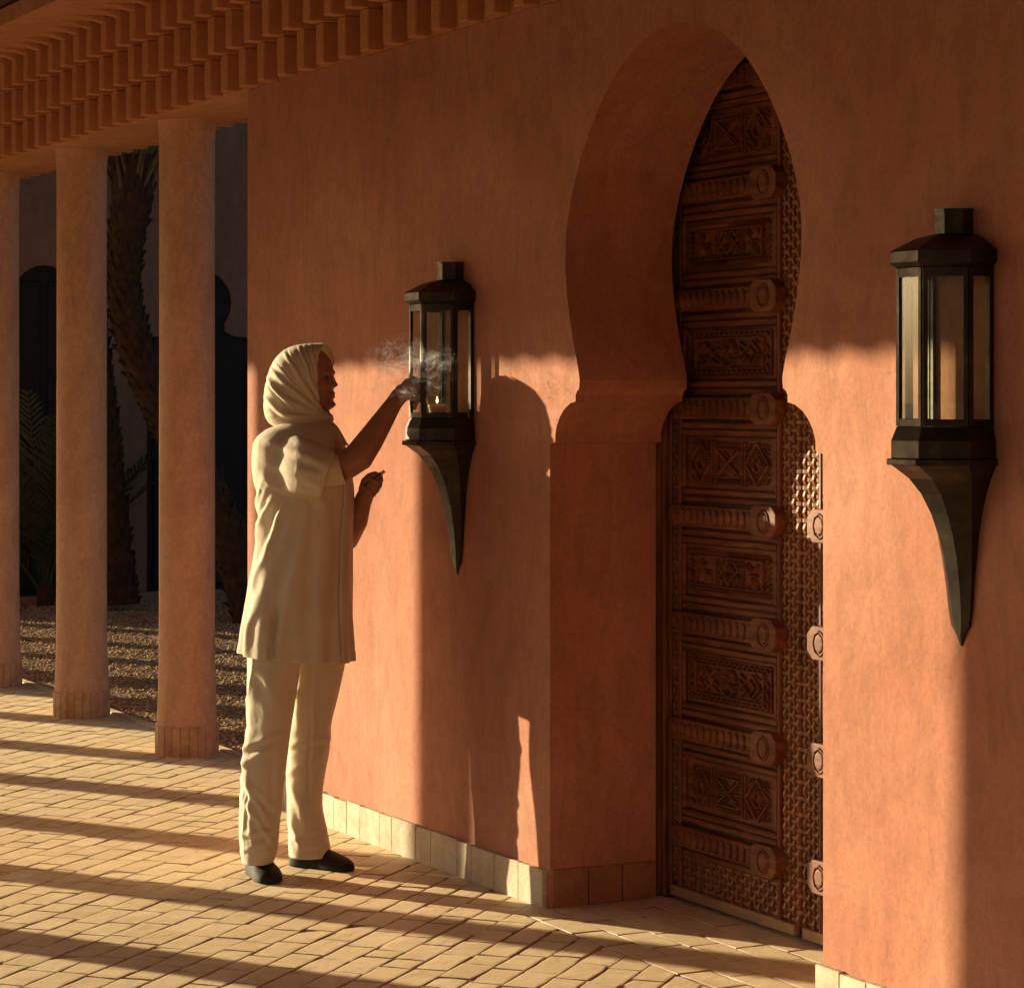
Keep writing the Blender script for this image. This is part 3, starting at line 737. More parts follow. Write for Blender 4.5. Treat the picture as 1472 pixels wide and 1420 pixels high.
def leaf(sg, label):
    """sg=+1: left leaf; -1: right leaf, mirrored about the meeting line"""
    XM = 0.7365
    fx = (lambda x: x) if sg > 0 else (lambda x: 2*XM-x)
    root = thing('door_leaf', (fx(0.03), YD+0.03, 0), label, 'door', 'two leaves of the carved door')
    def P(mb, name, mat, smooth=False, sub=None, **kw):
        mb.v = [(fx(a), b, c) for a, b, c in mb.v]; ob = part(mb, name, M[mat], root, smooth, sub, **kw); return ob
    mb = MB(); mb.box((0.386, YD+0.022, 1.392), (0.694, 0.03, 2.74)); P(mb, 'board', 'wood_v')
    for (a, b) in ((0.040, 0.056), (0.094, 0.112), (0.628, 0.642)):
        mb = MB(); mb.box(((a+b)/2, YD+0.001, 1.395), (b-a, 0.022, 2.745), bev=0.003); P(mb, 'stile', 'wood_v')
    mb = MB(); mb.box((0.386, YD-0.002, 0.026), (0.66, 0.022, 0.030), bev=0.002); P(mb, 'kick_rail', 'wood_low')
    mb = MB(); weave(mb, 0.066 if False else 0.115, 0.628, 0.042, 0.145, YD+0.0065); P(mb, 'basket_weave', 'weave', kind='stuff')
    mb = MB(); weave(mb, 0.644, 0.731, 0.042, 2.70, YD+0.0065, .0218); P(mb, 'basket_weave', 'weave', kind='stuff')
    mb = MB(); weave(mb, 0.057, 0.093, 0.05, 2.70, YD+0.0065, .018); P(mb, 'basket_weave', 'weave', kind='stuff')
    for i, rz in enumerate(RZ[:8]):
        # rail: flat bar with octagonal end and low upper and lower bars
        hb, hk = 0.031, 0.046
        pts = [(0.085, rz-hb), (0.56, rz-hb), (0.56, rz+hb), (0.085, rz+hb), (0.065, rz+hb*.5), (0.065, rz-hb*.5)]
        mb = MB(); mb.prism(pts, 'y', YD-0.024, YD+0.006)
        rl = P(mb, 'rail', 'wood'); bevel_mod(rl, 0.003, 1)
        pts = [(0.528, rz-hb), (0.552, rz-hk), (0.634, rz-hk), (0.660, rz-hk*.5), (0.660, rz+hk*.5), (0.634, rz+hk), (0.552, rz+hk), (0.528, rz+hb)]
        mb = MB(); mb.prism(pts, 'y', YD-0.036, YD+0.005)
        kb = P(mb, 'rail_end', 'wood', sub=rl); bevel_mod(kb, 0.0035, 2)
        for s_ in (-1, 1):
            mb = MB(); mb.box((0.37, YD+0.002, rz+s_*0.049), (0.512, 0.020, 0.020), bev=0.005); P(mb, 'rail_moulding', 'wood', sub=rl)
        mb = MB(); ys = YD-0.036
        relief_loop(mb, circ(0.598, rz, .029, .034, 8), .006, .0035, ys)
        dome(mb, 0.598, rz, .023, .028, .005, ys, 8, .7)
        P(mb, 'boss', 'wood', sub=rl); ys = YD-0.024
        mb = MB(); relief_loop(mb, circ(0.100, rz, .020, .025, 10), .005, .004, ys); dome(mb, .100, rz, .015, .019, .004, ys, 10); P(mb, 'boss', 'wood', sub=rl)
        for k in range(11):
            mb = MB(); cx = .145+k*.0365
            dome(mb, cx, rz, .0155, .0225, .0065, ys, 14, .5)
            arc = [(cx+.0185*math.cos(a), rz+.0255*math.sin(a)) for a in [-1.25+.5*q for q in range(6)]]
            relief_loop(mb, arc, .0028, .0035, ys, False)
            P(mb, 'bead', 'wood', sub=rl)
    kinds = [0, 2, 1, 0, 2, 1, 0]
    for i in range(7):
        z0 = RZ[i]+0.062; z1 = RZ[i+1]-0.062
        x0, x1 = 0.114, 0.626
        pf = MB()
        for (cx, cz, w_, h_) in ((0.370, z0+.009, .512, .018), (0.370, z1-.009, .512, .018), (x0+.009, (z0+z1)/2, .018, z1-z0-.037), (x1-.009, (z0+z1)/2, .018, z1-z0-.037)):
            pf.box((cx, YD+.001, cz), (w_, .020, h_), bev=.004)
        pn = MB(); pn.box((0.370, YD+0.0085, (z0+z1)/2), (.474, .012, z1-z0-.038), bev=.004)
        po = P(pn, 'panel', 'wood')
        P(pf, 'panel_moulding', 'wood', sub=po)
        P(panel_relief(kinds[i], x0+.034, x1-.034, z0+.032, z1-.032, YD+.0026), 'carving', 'wood', sub=po)
    return root
leaf(1, 'left leaf of the carved wooden door, its panels fully in view in shade')
leaf(-1, 'right leaf of the carved wooden door, mostly hidden behind the arch edge, sunlit weave')

# ------------------------------------------------------------------ lanterns
def octa(u, W, D, z, chamf=None):
    s_ = W/2.414; d1 = D*0.47 if chamf is None else chamf
    return [(u-W/2, -0.001, z), (u-W/2, -d1, z), (u-s_/2, -D, z), (u+s_/2, -D, z), (u+W/2, -d1, z), (u+W/2, -0.001, z)]
def lantern(u, label, opened):
    t_ = thing('wall_lantern', (u, 0, 0.94), label, 'lantern', 'bronze lanterns on the wall')
    def P(mb, name, mat, **kw): ob = part(mb, name, M[mat], t_, **kw); return ob
    mb = MB(); mb.loft([octa(u, W, D, z) for z, W, D in ((0.938, .006, .003), (0.962, .030, .009), (0.985, .066, .013), (1.02, .080, .016), (1.08, .094, .023), (1.14, .110, .033), (1.19, .126, .046), (1.235, .146, .063), (1.28, .176, .086), (1.315, .208, .115), (1.335, .234, .142), (1.3455, .246, .158))])
    P(mb, 'bracket', 'bronze')
    mb = MB(); mb.loft([octa(u, .262, .168, 1.346), octa(u, .262, .168, 1.360)]); b = P(mb, 'shelf', 'bronze'); bevel_mod(b, .0015, 1)
    mb = MB(); mb.loft([octa(u, .248, .158, 1.3604), octa(u, .248, .158, 1.400), octa(u, .226, .146, 1.432)]); b = P(mb, 'base', 'bronze'); bevel_mod(b, .0015, 1)
    mb = MB(); mb.loft([octa(u, .226, .146, 1.7845), octa(u, .256, .161, 1.796), octa(u, .256, .161, 1.822), octa(u, .150, .105, 1.852), octa(u, .092, .066, 1.862)]); b = P(mb, 'roof', 'bronze'); bevel_mod(b, .0015, 1)
    mb = MB(); mb.loft([octa(u, .082, .062, 1.8625), octa(u, .082, .062, 1.912), octa(u, .088, .065, 1.9125), octa(u, .088, .065, 1.918)]); P(mb, 'chimney', 'bronze')
    # cage: five faces
    ring = [Vector(p) for p in octa(u, .220, .143, 0)]
    zb, zt = 1.4325, 1.784
    for i in range(5):
        a, b = ring[i], ring[i+1]; d = (b-a); L = d.length; d.normalize(); nrm = Vector((d.y, -d.x, 0))
        if nrm.y > 0 and i in (1, 2, 3): nrm = -nrm
        door = opened and i == 1
        M3 = Matrix(((d.x, -d.y, 0), (d.y, d.x, 0), (0, 0, 1)))
        org = a.copy()
        def at(s_, z): return (org.x+d.x*s_, org.y+d.y*s_, z)
        mb = MB(); bw = .011
        mb.box(at(bw/2, (zb+zt)/2), (bw, .010, zt-zb), M4=M3, bev=.001); mb.box(at(L-bw/2, (zb+zt)/2), (bw, .010, zt-zb), M4=M3, bev=.001)
        mb.box(at(L/2, zb+.008), (L-2*bw, .009, .016), M4=M3); mb.box(at(L/2, zt-.010), (L-2*bw, .009, .020), M4=M3)
        fo = P(mb, 'cage_frame', 'bronze')
        if not door:       # the side towards the woman stands open
            mb = MB(); mb.box(at(L/2, (zb+zt)/2), (L-2*bw+.002, .0015, zt-zb-.034), M4=M3); P(mb, 'pane', 'glass', sub=fo)
        if i == 2:
            for zz_ in (zb+.05, zt-.075):
                mb = MB(); mb.tube([at(0, zz_), at(0, zz_+.025)], .004, 6); P(mb, 'hinge', 'bronze', sub=fo)
    # bars where the faces meet stand on the base; back strip against the wall
    mb = MB()
    for sx in (-1, 1): mb.box((u+sx*.101, -.006, (zb+zt)/2), (.014, .008, zt-zb))
    P(mb, 'wall_strip', 'bronze')
    # candle glass
    cz = 1.4335; cy = -.072
    def rg(r_, z, n=20): return [(u+r_*math.cos(2*math.pi*k/n), cy+r_*math.sin(2*math.pi*k/n), z) for k in range(n)]
    if opened:
        c_ = thing('candle', (u, cy, cz), 'small lit candle in a clear glass tumbler inside the lantern the woman reaches into', 'candle')
        mb = MB(); mb.loft([rg(.0235, cz+.004), rg(.029, cz+.040)]); part(mb, 'wax', M['wax'], c_, smooth=False)
        mb = MB(); mb.loft([rg(.0255, cz), rg(.0325, cz+.062), rg(.0312, cz+.062), rg(.0245, cz+.003)]); part(mb, 'tumbler', M['glass'], c_, smooth=True)
        mb = MB(); mb.tube([(u, cy, cz+.038), (u, cy, cz+.046)], .0008, 5); part(mb, 'wick', M['dark'], c_)
        mb = MB(); mb.tube([(u, cy, cz+.046), (u, cy, cz+.050), (u+.0005, cy, cz+.057), (u+.001, cy, cz+.063)], [.002, .0032, .002, .0006], 8); part(mb, 'flame', M['flame'], c_, smooth=True)
        d_ = thing('dried_stem', (u+.07, -.15, 1.44), 'thin dry twig leaning beside the right pane of the lantern by the woman', 'twig')
        mb = MB(); mb.tube([(u+.118, -.02, 1.43), (u+.128, -.035, 1.50), (u+.122, -.05, 1.57)], .0016, 5); mb.tube([(u+.128, -.035, 1.50), (u+.14, -.04, 1.54)], .001, 5); part(mb, 'stem', M['straw'], d_)
    return t_
lantern(-0.580, 'bronze wall lantern with a lit candle inside, which the woman reaches into', True)
lantern(1.975, 'bronze wall lantern at the right of the doorway, closed and unlit', False)

# ------------------------------------------------------------------ the woman
Z0 = 8.022; X0P = (415.9-CX)/F*Z0
WPOS = (CAMP[0]+math.cos(TH)*X0P-math.sin(TH)*Z0, CAMP[1]+math.sin(TH)*X0P+math.cos(TH)*Z0, 0.0)
def LP(px, py, dy=0.0):
    """photo measurement + depth offset -> the figure's own frame (x = her facing side, y = away, z = up)"""
    Z = Z0+dy
    return Vector(((px-CX)/F*Z-X0P, dy, 1.5-(py-HY)/F*Z))
def to_px(p):
    Z = Z0+p[1]; return CX+F*(p[0]+X0P)/Z, HY-F*(p[2]-1.5)/Z
wom = thing('person', WPOS, 'woman in cream headscarf, tunic and trousers reaching into the left lantern', 'person', rz=TH, rel=False)
def evalmesh(ob):
    dg = bpy.context.evaluated_depsgraph_get(); dg.update()
    me = bpy.data.meshes.new_from_object(ob.evaluated_get(dg)); ob.modifiers.clear(); old = ob.data; ob.data = me; bpy.data.meshes.remove(old)

def interp(tab, y, c):
    ys = [r[0] for r in tab]
    if y <= ys[0]: return tab[0][c]
    for i in range(len(ys)-1):
        if y <= ys[i+1]:
            t_ = (y-ys[i])/(ys[i+1]-ys[i])
            a, b = tab[i][c], tab[i+1][c]
            m0 = (tab[i+1][c]-tab[i-1][c])/(ys[i+1]-ys[i-1])*(ys[i+1]-ys[i]) if i > 0 else b-a
            m1 = (tab[i+2][c]-tab[i][c])/(ys[i+2]-ys[i])*(ys[i+1]-ys[i]) if i < len(ys)-2 else b-a
            lo = abs(b-a)*3; m0 = max(-lo, min(lo, m0)); m1 = max(-lo, min(lo, m1))
            t2, t3 = t_*t_, t_*t_*t_
            return (2*t3-3*t2+1)*a+(t3-2*t2+t_)*m0+(-2*t3+3*t2)*b+(t3-t2)*m1
    return tab[-1][c]

def folds_disp(folds, px, py):
    s_ = 0.0; px += 1.0*math.sin(py*.07)+0.6*math.sin(py*.17+px*.05); py += 0.8*math.sin(px*.09)
    for (x1, y1, x2, y2, sg_, amp) in folds:
        dx, dy = x2-x1, y2-y1; L = math.hypot(dx, dy); ux, uy = dx/L, dy/L
        a = (px-x1)*ux+(py-y1)*uy; b = (px-x1)*(-uy)+(py-y1)*ux
        q = a/L
        if q < -0.25 or q > 1.25 or abs(b) > sg_*5: continue
        tap = max(0.0, math.sin(max(0.0, min(1.0, (q+0.2)/1.4))*math.pi))**0.7
        s_ += amp*tap*(math.exp(-(b/sg_)**2)-0.75*math.exp(-((b-1.7*sg_)/(sg_*0.9))**2)-0.25*math.exp(-((b+2.2*sg_)/(sg_*1.4))**2))
    return s_*0.00135
def displace(mb, folds, nfun, near=True, noise_amp=0.0025, nscale=9.0, vstretch=0.5):
    out = []
    for p, nn in zip(mb.v, nfun):
        p = Vector(p); px, py = to_px(p)
        wgt = 1.0 if not near else max(0.0, min(1.0, 0.55-nn.y*1.4))
        d = folds_disp(folds, px, py)*wgt
        q = Vector((p.x*nscale, p.y*nscale, p.z*nscale*vstretch))
        d += noise_amp*noise.fractal(q, 1.0, 2.0, 3)
        out.append(tuple(p+nn*d))
    mb.v = out
def radial_normals(mb, n, rings):
    """rings: list of ring centres; n verts per ring"""
    res = []
    for i in range(len(mb.v)):
        c = rings[i//n] if i//n < len(rings) else rings[-1]
        v_ = Vector(mb.v[i])-Vector(c); v_.z *= 0.2
        res.append(v_.normalized() if v_.length > 1e-6 else Vector((0, 0, 1)))
    return res

# --- body: one continuous surface
body = MB()
body.tube([LP(426, 878), LP(428, 850), LP(430, 790), LP(428, 720), LP(426, 665), LP(428, 638)], [.100, .115, .112, .120, .120, .075], 20, 1.25, up=(1, 0, 0))
body.tube([LP(436, 650), LP(437, 615), LP(441, 590), LP(438, 565)], [.075, .058, .054, .058], 18)
for side in (-1, 1):
    if side < 0: J = [LP(408, 900, -.085), LP(398, 980, -.09), LP(386, 1075, -.10), LP(380, 1150, -.10), LP(373, 1232, -.10)]
    else: J = [LP(445, 900, .085), LP(455, 980, .085), LP(446, 1075, .09), LP(441, 1150, .10), LP(440, 1222, .10)]
    body.tube(J, [.058, .056, .050, .045, .030], 14)
# feet inside the shoes
body.tube([LP(368, 1249, -.03), LP(377, 1253, -.11), LP(383, 1256, -.16)], [.018, .017, .013], 10)
body.tube([LP(430, 1238, .10), LP(460, 1241, .06), LP(484, 1242, .03)], [.018, .018, .014], 10)
# near (right) arm: shoulder, elbow, wrist
elb = LP(497, 669, -.20); wri = LP(566, 580, -.115)
body.tube([LP(412, 650, -.150), LP(440, 662, -.19), LP(475, 667, -.205), elb, LP(516, 656, -.19), LP(534, 630, -.165), LP(552, 602, -.135), wri, LP(574, 569, -.10)],
          [.048, .046, .045, .0465, .047, .041, .033, .0265, .027], 18)
# far (left) arm
body.tube([LP(425, 650, .17), LP(455, 700, .18), LP(485, 760, .16), LP(500, 772, .13), LP(512, 748, .09), LP(521, 722, .05), LP(526, 710, .03)],
          [.058, .048, .042, .042, .038, .029, .027], 16)
# head: polar sculpt
hp = [  # py, back x, plain front x, half width
 (500, 428, 455, .030), (504, 416, 463, .047), (510, 407, 470, .058), (518, 399, 475.5, .066), (528, 393, 479, .071), (538, 390, 480.2, .073), (546, 389.5, 479.5, .073),
 (554, 390.5, 479, .072), (562, 393, 479.5, .069), (570, 396, 480, .064), (576, 399, 479.8, .058), (582, 403, 479.5, .050), (588, 410, 476, .040), (593, 420, 468, .025)]
hb = MB(); NR, NT = 90, 96; rings = []
for i in range(NR):
    y = 499.2+(593.5-499.2)*i/(NR-1)
    xb, xf, hw = interp(hp, y, 1), interp(hp, y, 2), interp(hp, y, 3)
    a = LP(xb, y); b = LP(xf, y); xc = a.x+(b.x-a.x)*0.53; z = a.z
    ring = []
    for k in range(NT):
        th = 2*math.pi*k/NT; c_, s_ = math.cos(th), math.sin(th)
        rx = (b.x-xc) if c_ > 0 else (xc-a.x)
        e_ = 2.25
        m_ = (abs(c_)**e_+abs(s_)**e_)**(-1/e_)
        x = xc+rx*c_*m_; yy = hw*s_*m_
        def G(v_, c0, s0): return math.exp(-((v_-c0)/s0)**2)
        if c_ > 0:
            fx = 0.0
            ay = abs(yy)
            nose = max(0.0, G(y, 553.5, 4.6)*0.0165 + G(y, 547, 6)*0.006 + (0.0035 if y < 547 and y > 538 else 0)*G(y, 543, 4))
            if y > 556: nose *= math.exp(-((y-556)/3.2)**2)
            fx += nose*G(ay, 0, .0105+.003*G(y, 554, 4))
            fx += .0075*G(y, 554.5, 2.6)*G(ay, .0135, .0055)                        # wings of the nose
            fx += .0065*G(y, 536.0, 3.2)*G(ay, .026, .022)                          # brow
            fx -= .0110*G(y, 542.6, 3.6)*G(ay, .031, .013)                          # socket
            fx -= .0035*G(y, 541.5, 2.6)*G(ay, 0, .010)                             # root of nose
            fx += .0060*G(y, 553, 6.5)*G(ay, .040, .016)                            # cheek
            fx -= .0030*G(y, 561, 2.2)*G(ay, 0, .006)
            fx += .0085*G(y, 565.0, 2.1)*G(ay, 0, .021)                             # upper lip
            fx -= .0050*G(y, 567.6, 0.9)*G(ay, 0, .024)                             # line of the mouth
            fx += .0080*G(y, 570.4, 2.1)*G(ay, 0, .018)                             # lower lip
            fx -= .0035*G(y, 575.2, 2.2)*G(ay, 0, .020)
            fx += .0100*G(y, 582.0, 5.0)*G(ay, 0, .022)                             # chin
            fx -= .0030*G(ay, .030, .006)*G(y, 563, 6)                              # fold beside the mouth
            x += fx
        ring.append((x, yy, z))
    rings.append(ring)
# turn the head a little towards the viewer and tip it forward
hc = LP(432, 560)
Rh = Matrix.Rotation(math.radians(-9), 3, 'Z')
rings = [[tuple(hc+Rh @ (Vector(p)-hc)) for p in r_] for r_ in rings]
body.loft(rings)
# hands
def finger(chain, radii): body.tube(chain, radii, 10)
# near hand, reaching into the lantern: palm and five fingers
kn = [LP(584, 549, -.085), LP(588, 556, -.078), LP(589.5, 563.5, -.074), LP(588.5, 571, -.076)]
body.tube([LP(570, 574, -.105), LP(577, 566, -.095), LP(586, 559, -.082)], [.0275, .033, .026], 14, 0.62, up=(0.5, 0.2, 0.85))
finger([LP(580, 556, -.09), kn[0], LP(594, 544, -.080), LP(601, 547, -.075), LP(605, 553, -.075)], [.011, .0105, .0092, .0085, .0078])
finger([LP(581, 561, -.086), kn[1], LP(597, 553, -.074), LP(603, 558, -.072), LP(605, 565, -.073)], [.011, .0108, .0095, .0086, .0078])
finger([LP(581, 566, -.082), kn[2], LP(598, 563, -.068), LP(602, 570, -.066), LP(601, 577, -.068)], [.011, .0104, .0092, .0084, .0076])
finger([LP(580, 571, -.083), kn[3], LP(595, 574, -.070), LP(598, 581, -.068), LP(596, 587, -.070)], [.0105, .0095, .0084, .0078, .007])
finger([LP(573, 565, -.118), LP(582, 556, -.122), LP(592, 553, -.112), LP(601, 556, -.095)], [.0125, .0118, .0105, .0088])
# far hand, a loose fist closed on a small box
body.tube([LP(525, 712, .03), LP(531, 704, .02), LP(537, 696, .015)], [.028, .036, .032], 14, 0.62, up=(0.75, 0.0, 0.65))
for i, (bx, by) in enumerate([(545, 686), (543, 693.5), (539, 700.5), (534.5, 706.5)]):
    l_ = [.95, 1.05, 1.0, .85][i]
    finger([LP(bx-8, by-3, .015), LP(bx+1, by-2, .002), LP(bx+2.5*l_, by+4, -.016), LP(bx-5*l_, by+7, -.032), LP(bx-12*l_, by+3, -.030)], [.0115, .0112, .0102, .0094, .0082])
finger([LP(521, 703, .0), LP(524, 692, -.016), LP(531, 684, -.022), LP(540, 681, -.018)], [.0135, .0128, .0108, .0092])
bob = body.build('body', M['skin'], wom, True)
rm = bob.modifiers.new('r', 'REMESH'); rm.mode = 'VOXEL'; rm.voxel_size = 0.0036; rm.use_smooth_shade = True
smn = bob.modifiers.new('s', 'SMOOTH'); smn.factor = 0.5; smn.iterations = 2
evalmesh(bob); bob.data.polygons.foreach_set('use_smooth', [True]*len(bob.data.polygons))
if not bob.data.materials: bob.data.materials.append(M['skin'])
# eye and brow
for side in (-1, 1):
    def HP(px, py, dy): 
        p = LP(px, py); p.y = dy; return hc+Rh @ (p-hc)
    mb = MB(); c = HP(470.0, 543.0, side*.030)
    mb.tube([c+Vector((-.001, 0, 0)), c+Vector((.001, 0, 0))], .0098, 14); mb.build('eye', M['eye'], wom, True)
    mb = MB(); mb.tube([HP(476.5, 536.8, side*.012), HP(476.3, 534.6, side*.024), HP(473.5, 534.4, side*.036), HP(469, 537, side*.047)], [.0026, .0032, .0028, .0012], 8, .6); mb.build('eyebrow', M['dark'], wom, True)
    mb = MB(); mb.tube([HP(475.5, 543.6, side*.018), HP(475.3, 541.4, side*.028), HP(471.8, 543.0, side*.042)], [.0010, .0017, .0010], 6, .6); mb.build('eyelid', M['dark'], wom, True)

# --- trousers
TF_near = [(364, 945, 352, 1070, 1.3, 2.0), (351, 1075, 350, 1225, 1.3, 2.0), (362, 950, 352, 1100, 5, 5), (350, 1075, 400, 1055, 5, 6), (347, 1100, 392, 1075, 5, 6), (347, 1120, 385, 1180, 5, 7), (350, 1150, 392, 1210, 4.5, 6), (360, 1130, 400, 1165, 5, 4),
           (372, 960, 400, 1010, 8, 4), (352, 1200, 392, 1195, 4, 5), (350, 1222, 390, 1210, 3.5, 4), (395, 950, 380, 1090, 9, 4), (415, 945, 395, 1010, 7, 4), (404, 1060, 398, 1180, 6, 4), (352, 1090, 362, 1200, 3.5, 4)]
TF_far = [(432, 960, 428, 1040, 6, 5), (425, 1000, 440, 985, 5, 5), (420, 1070, 470, 1060, 5, 6), (416, 1110, 460, 1090, 6, 4), (418, 1130, 440, 1180, 6, 5), (425, 1205, 466, 1190, 4, 5), (418, 1180, 430, 1215, 4, 4), (452, 960, 448, 1180, 3.0, 4), (440, 1218, 472, 1212, 3, 3)]
legs = [
 ([(885, 362, 432, .070), (925, 357, 433, .082), (955, 355.5, 432, .092), (1008, 357, 424.6, .098), (1040, 357, 420, .092), (1072, 349.5, 415, .088), (1122, 345.5, 408, .083), (1183, 344.3, 403, .080), (1221, 346, 399.5, .078), (1238, 348.5, 393, .074)], -.100, TF_near, 1238),
 ([(885, 420, 480, .070), (925, 412, 494, .085), (950, 412, 496, .092), (1002, 412, 485.5, .095), (1040, 412, 476, .088), (1072, 411.5, 474, .085), (1122, 411.5, 466, .080), (1160, 412.5, 464, .078), (1190, 413.5, 469.5, .077), (1229, 415.5, 477, .078)], .090, TF_far, 1229)]
tro = MB(); TN = []
n = 150; R_ = 150
for tab, dyc, fl, yend in legs:
    sub = MB(); rings = []; cs = []
    for i in range(R_):
        y = 885+(yend-885)*i/(R_-1)
        xl, xr, rd = interp(tab, y, 1), interp(tab, y, 2), interp(tab, y, 3)
        a, b = LP(xl, y, dyc), LP(xr, y, dyc); c = (a+b)/2; hx = (b.x-a.x)/2
        rings.append([(c.x+hx*math.copysign(abs(math.cos(q))**0.95, math.cos(q)), c.y+rd*math.sin(q), c.z) for q in [2*math.pi*k/n for k in range(n)]]); cs.append(tuple(c))
    sub.loft(rings, cap0=True, cap1=False)
    displace(sub, [(a, b, c_, d_, e_, f_*.8) for a, b, c_, d_, e_, f_ in fl], radial_normals(sub, n, cs), True, 0.003, 9, .45)
    tro.add(sub.v, sub.f)
tro.tube([LP(428, 880), LP(430, 915), LP(431, 936)], [.10, .085, .030], 30, 1.2)
to_ = tro.build('trousers', M['trouser'], wom, True)
so_ = to_.modifiers.new('t', 'SOLIDIFY'); so_.thickness = .003; so_.offset = -1

# --- shoes
def shoe(heel, toe, name='shoe'):
    heel, toe = Vector(heel), Vector(toe); d = toe-heel; L = d.length; d.normalize(); sd = Vector((-d.y, d.x, 0))
    mb = MB(); rings = []
    for t_, hw, h, off in [(-.02, .006, .018, 0), (0, .022, .045, 0), (.05, .032, .062, 0), (.15, .037, .074, 0), (.28, .037, .075, 0), (.42, .039, .068, .002), (.56, .044, .060, .003), (.70, .048, .050, .003), (.82, .046, .041, .0), (.92, .036, .034, -.003), (.98, .021, .025, -.005), (1.005, .006, .014, -.006)]:
        c = heel+d*(L*t_)+sd*off; r_ = []
        for k in range(28):
            q = 2*math.pi*k/28; y_ = hw*math.cos(q); s_ = math.sin(q)
            z_ = .004+(h-.004)*max(0, s_)**.75 if s_ > 0 else .004*(1-abs(s_)**.4)
            wr = .0016*math.sin(t_*70+math.cos(q)*3)*(1 if .45 < t_ < .72 and s_ > .3 else 0)
            r_.append(tuple(c+sd*y_+Vector((0, 0, z_+wr))))
        rings.append(r_)
    mb.loft(rings); o_ = mb.build(name, M['shoe'], wom, True)
    ss = o_.modifiers.new('s', 'SUBSURF'); ss.levels = 1; ss.render_levels = 1
hA = LP(364, 1246, .0); tA = LP(391, 1262, -.215)
shoe((hA.x, .005, 0), (tA.x-.0, -.205, 0))
hB = LP(418, 1240, .12); tB = LP(509, 1248, .03)
shoe((hB.x+.004, .12, 0), (tB.x, .015, 0))

# --- tunic
TT = [(607, 408, 470, .085), (612, 396, 479, .115), (618, 382, 486, .150), (628, 371, 491, .182), (640, 365.5, 495, .200), (667, 364.5, 501, .205), (700, 367, 508, .200), (724, 369.5, 508.5, .198), (752, 371, 506.5, .196),
      (788, 366, 504.8, .198), (836, 357.5, 504.5, .203), (870, 351.5, 504.8, .207), (905, 346, 506.5, .210), (941, 342.5, 508.5, .212)]
UF = [ # folds, photo px
 (413, 712, 366, 835, 5, 11), (395, 705, 368, 770, 4.5, 9), (378, 690, 368, 740, 5, 7), (430, 715, 395, 800, 8, 6), (440, 740, 402, 930, 8, 5), (372, 800, 352, 925, 6, 7), (385, 790, 372, 880, 6, 6),
 (462, 735, 458, 935, 9, 4), (492, 720, 489, 940, 6, 3), (474, 760, 470, 940, 7, 3.5), (370, 860, 358, 930, 5, 6), (445, 700, 470, 730, 7, 3), (405, 850, 396, 935, 7, 4), (425, 830, 422, 935, 10, 3.5)]
n = 300; R_ = 230; mb = MB(); rings = []; cs = []
def tunic_point(q, y):
    xl, xr, rd = interp(TT, y, 1), interp(TT, y, 2), interp(TT, y, 3)
    a, b = LP(xl, y), LP(xr, y); c = (a+b)/2; hx = (b.x-a.x)/2
    e_ = 2.2+0.9*max(0.0, min(1.0, (730-y)/60)); c_, s_ = math.cos(q), math.sin(q); m_ = (abs(c_)**e_+abs(s_)**e_)**(-1/e_)
    return Vector((c.x+hx*c_*m_, c.y+rd*s_*m_, c.z)), c
def tunic_disp(p, c, q, extra=0.0):
    nn = Vector(p)-c; nn.z = 0; nn.normalize()
    px, py = to_px(p)
    wgt = max(0.0, min(1.0, 0.5-nn.y*1.5)); d = folds_disp(UF, px, py)*wgt
    if nn.y > 0.1: d += 0.006*math.sin(q*9+p.z*6)*min(1, max(0, (1.25-p.z)*2))
    k_ = min(1.0, max(0.0, (1.22-p.z)/0.5))
    d += k_*(0.0055*math.sin(q*11+2.0*math.sin(p.z*3.1))+0.003*math.sin(q*19+1.7+p.z*2))
    d += 0.0022*noise.fractal(Vector((p.x*8, p.y*8, p.z*3)), 1.0, 2.0, 3)
    # side slit: back panel stands out behind the front one
    slit = max(0.0, min(1.0, (py-858)/45))
    if nn.y < 0 and px < 388: d += 0.026*slit*max(0, min(1, (px-346)/38))
    if nn.y < 0 and px > 388: d -= 0.005*slit*max(0, 1-abs(px-392)/25)
    return Vector(p)+nn*(d+extra)
for i in range(R_):
    y = 607+(941-607)*(i/(R_-1)); r_ = []
    for k in range(n):
        q = 2*math.pi*k/n
        p, c = tunic_point(q, y)
        if i > R_*0.8:
            kk = (i/(R_-1)-.8)/.2; p.z -= kk*(math.cos(q)*.016)
        r_.append(tuple(tunic_disp(p, c, q)))
    rings.append(r_)
mb.loft(rings, cap0=True, cap1=True)
tunic_mb = mb
# button band down the front, standing slightly proud, with a dark overlap
def tunic_strip(q0, q1, y0, y1, off, name, matname, m=5, rows=120):
    mb = MB(); rings = []
    for i in range(rows):
        y = y0+(y1-y0)*i/(rows-1); r_ = []
        for k in range(m):
            q = q0+(q1-q0)*k/(m-1); p, c = tunic_point(q, y)
            kk = max(0, ((y-607)/(941-607)-.8)/.2); p.z -= kk*(math.cos(q)*.016)
            r_.append(tuple(tunic_disp(p, c, q, off)))
        rings.append(r_)
    mb.loft(rings, cap0=False, cap1=False, closed=False); o_ = mb.build(name, M[matname], wom, True)
    s2 = o_.modifiers.new('t', 'SOLIDIFY'); s2.thickness = .0035; s2.offset = -1
    return o_
tunic_strip(-.66, -.40, 632, 941.5, .0065, 'button_band', 'tunic')
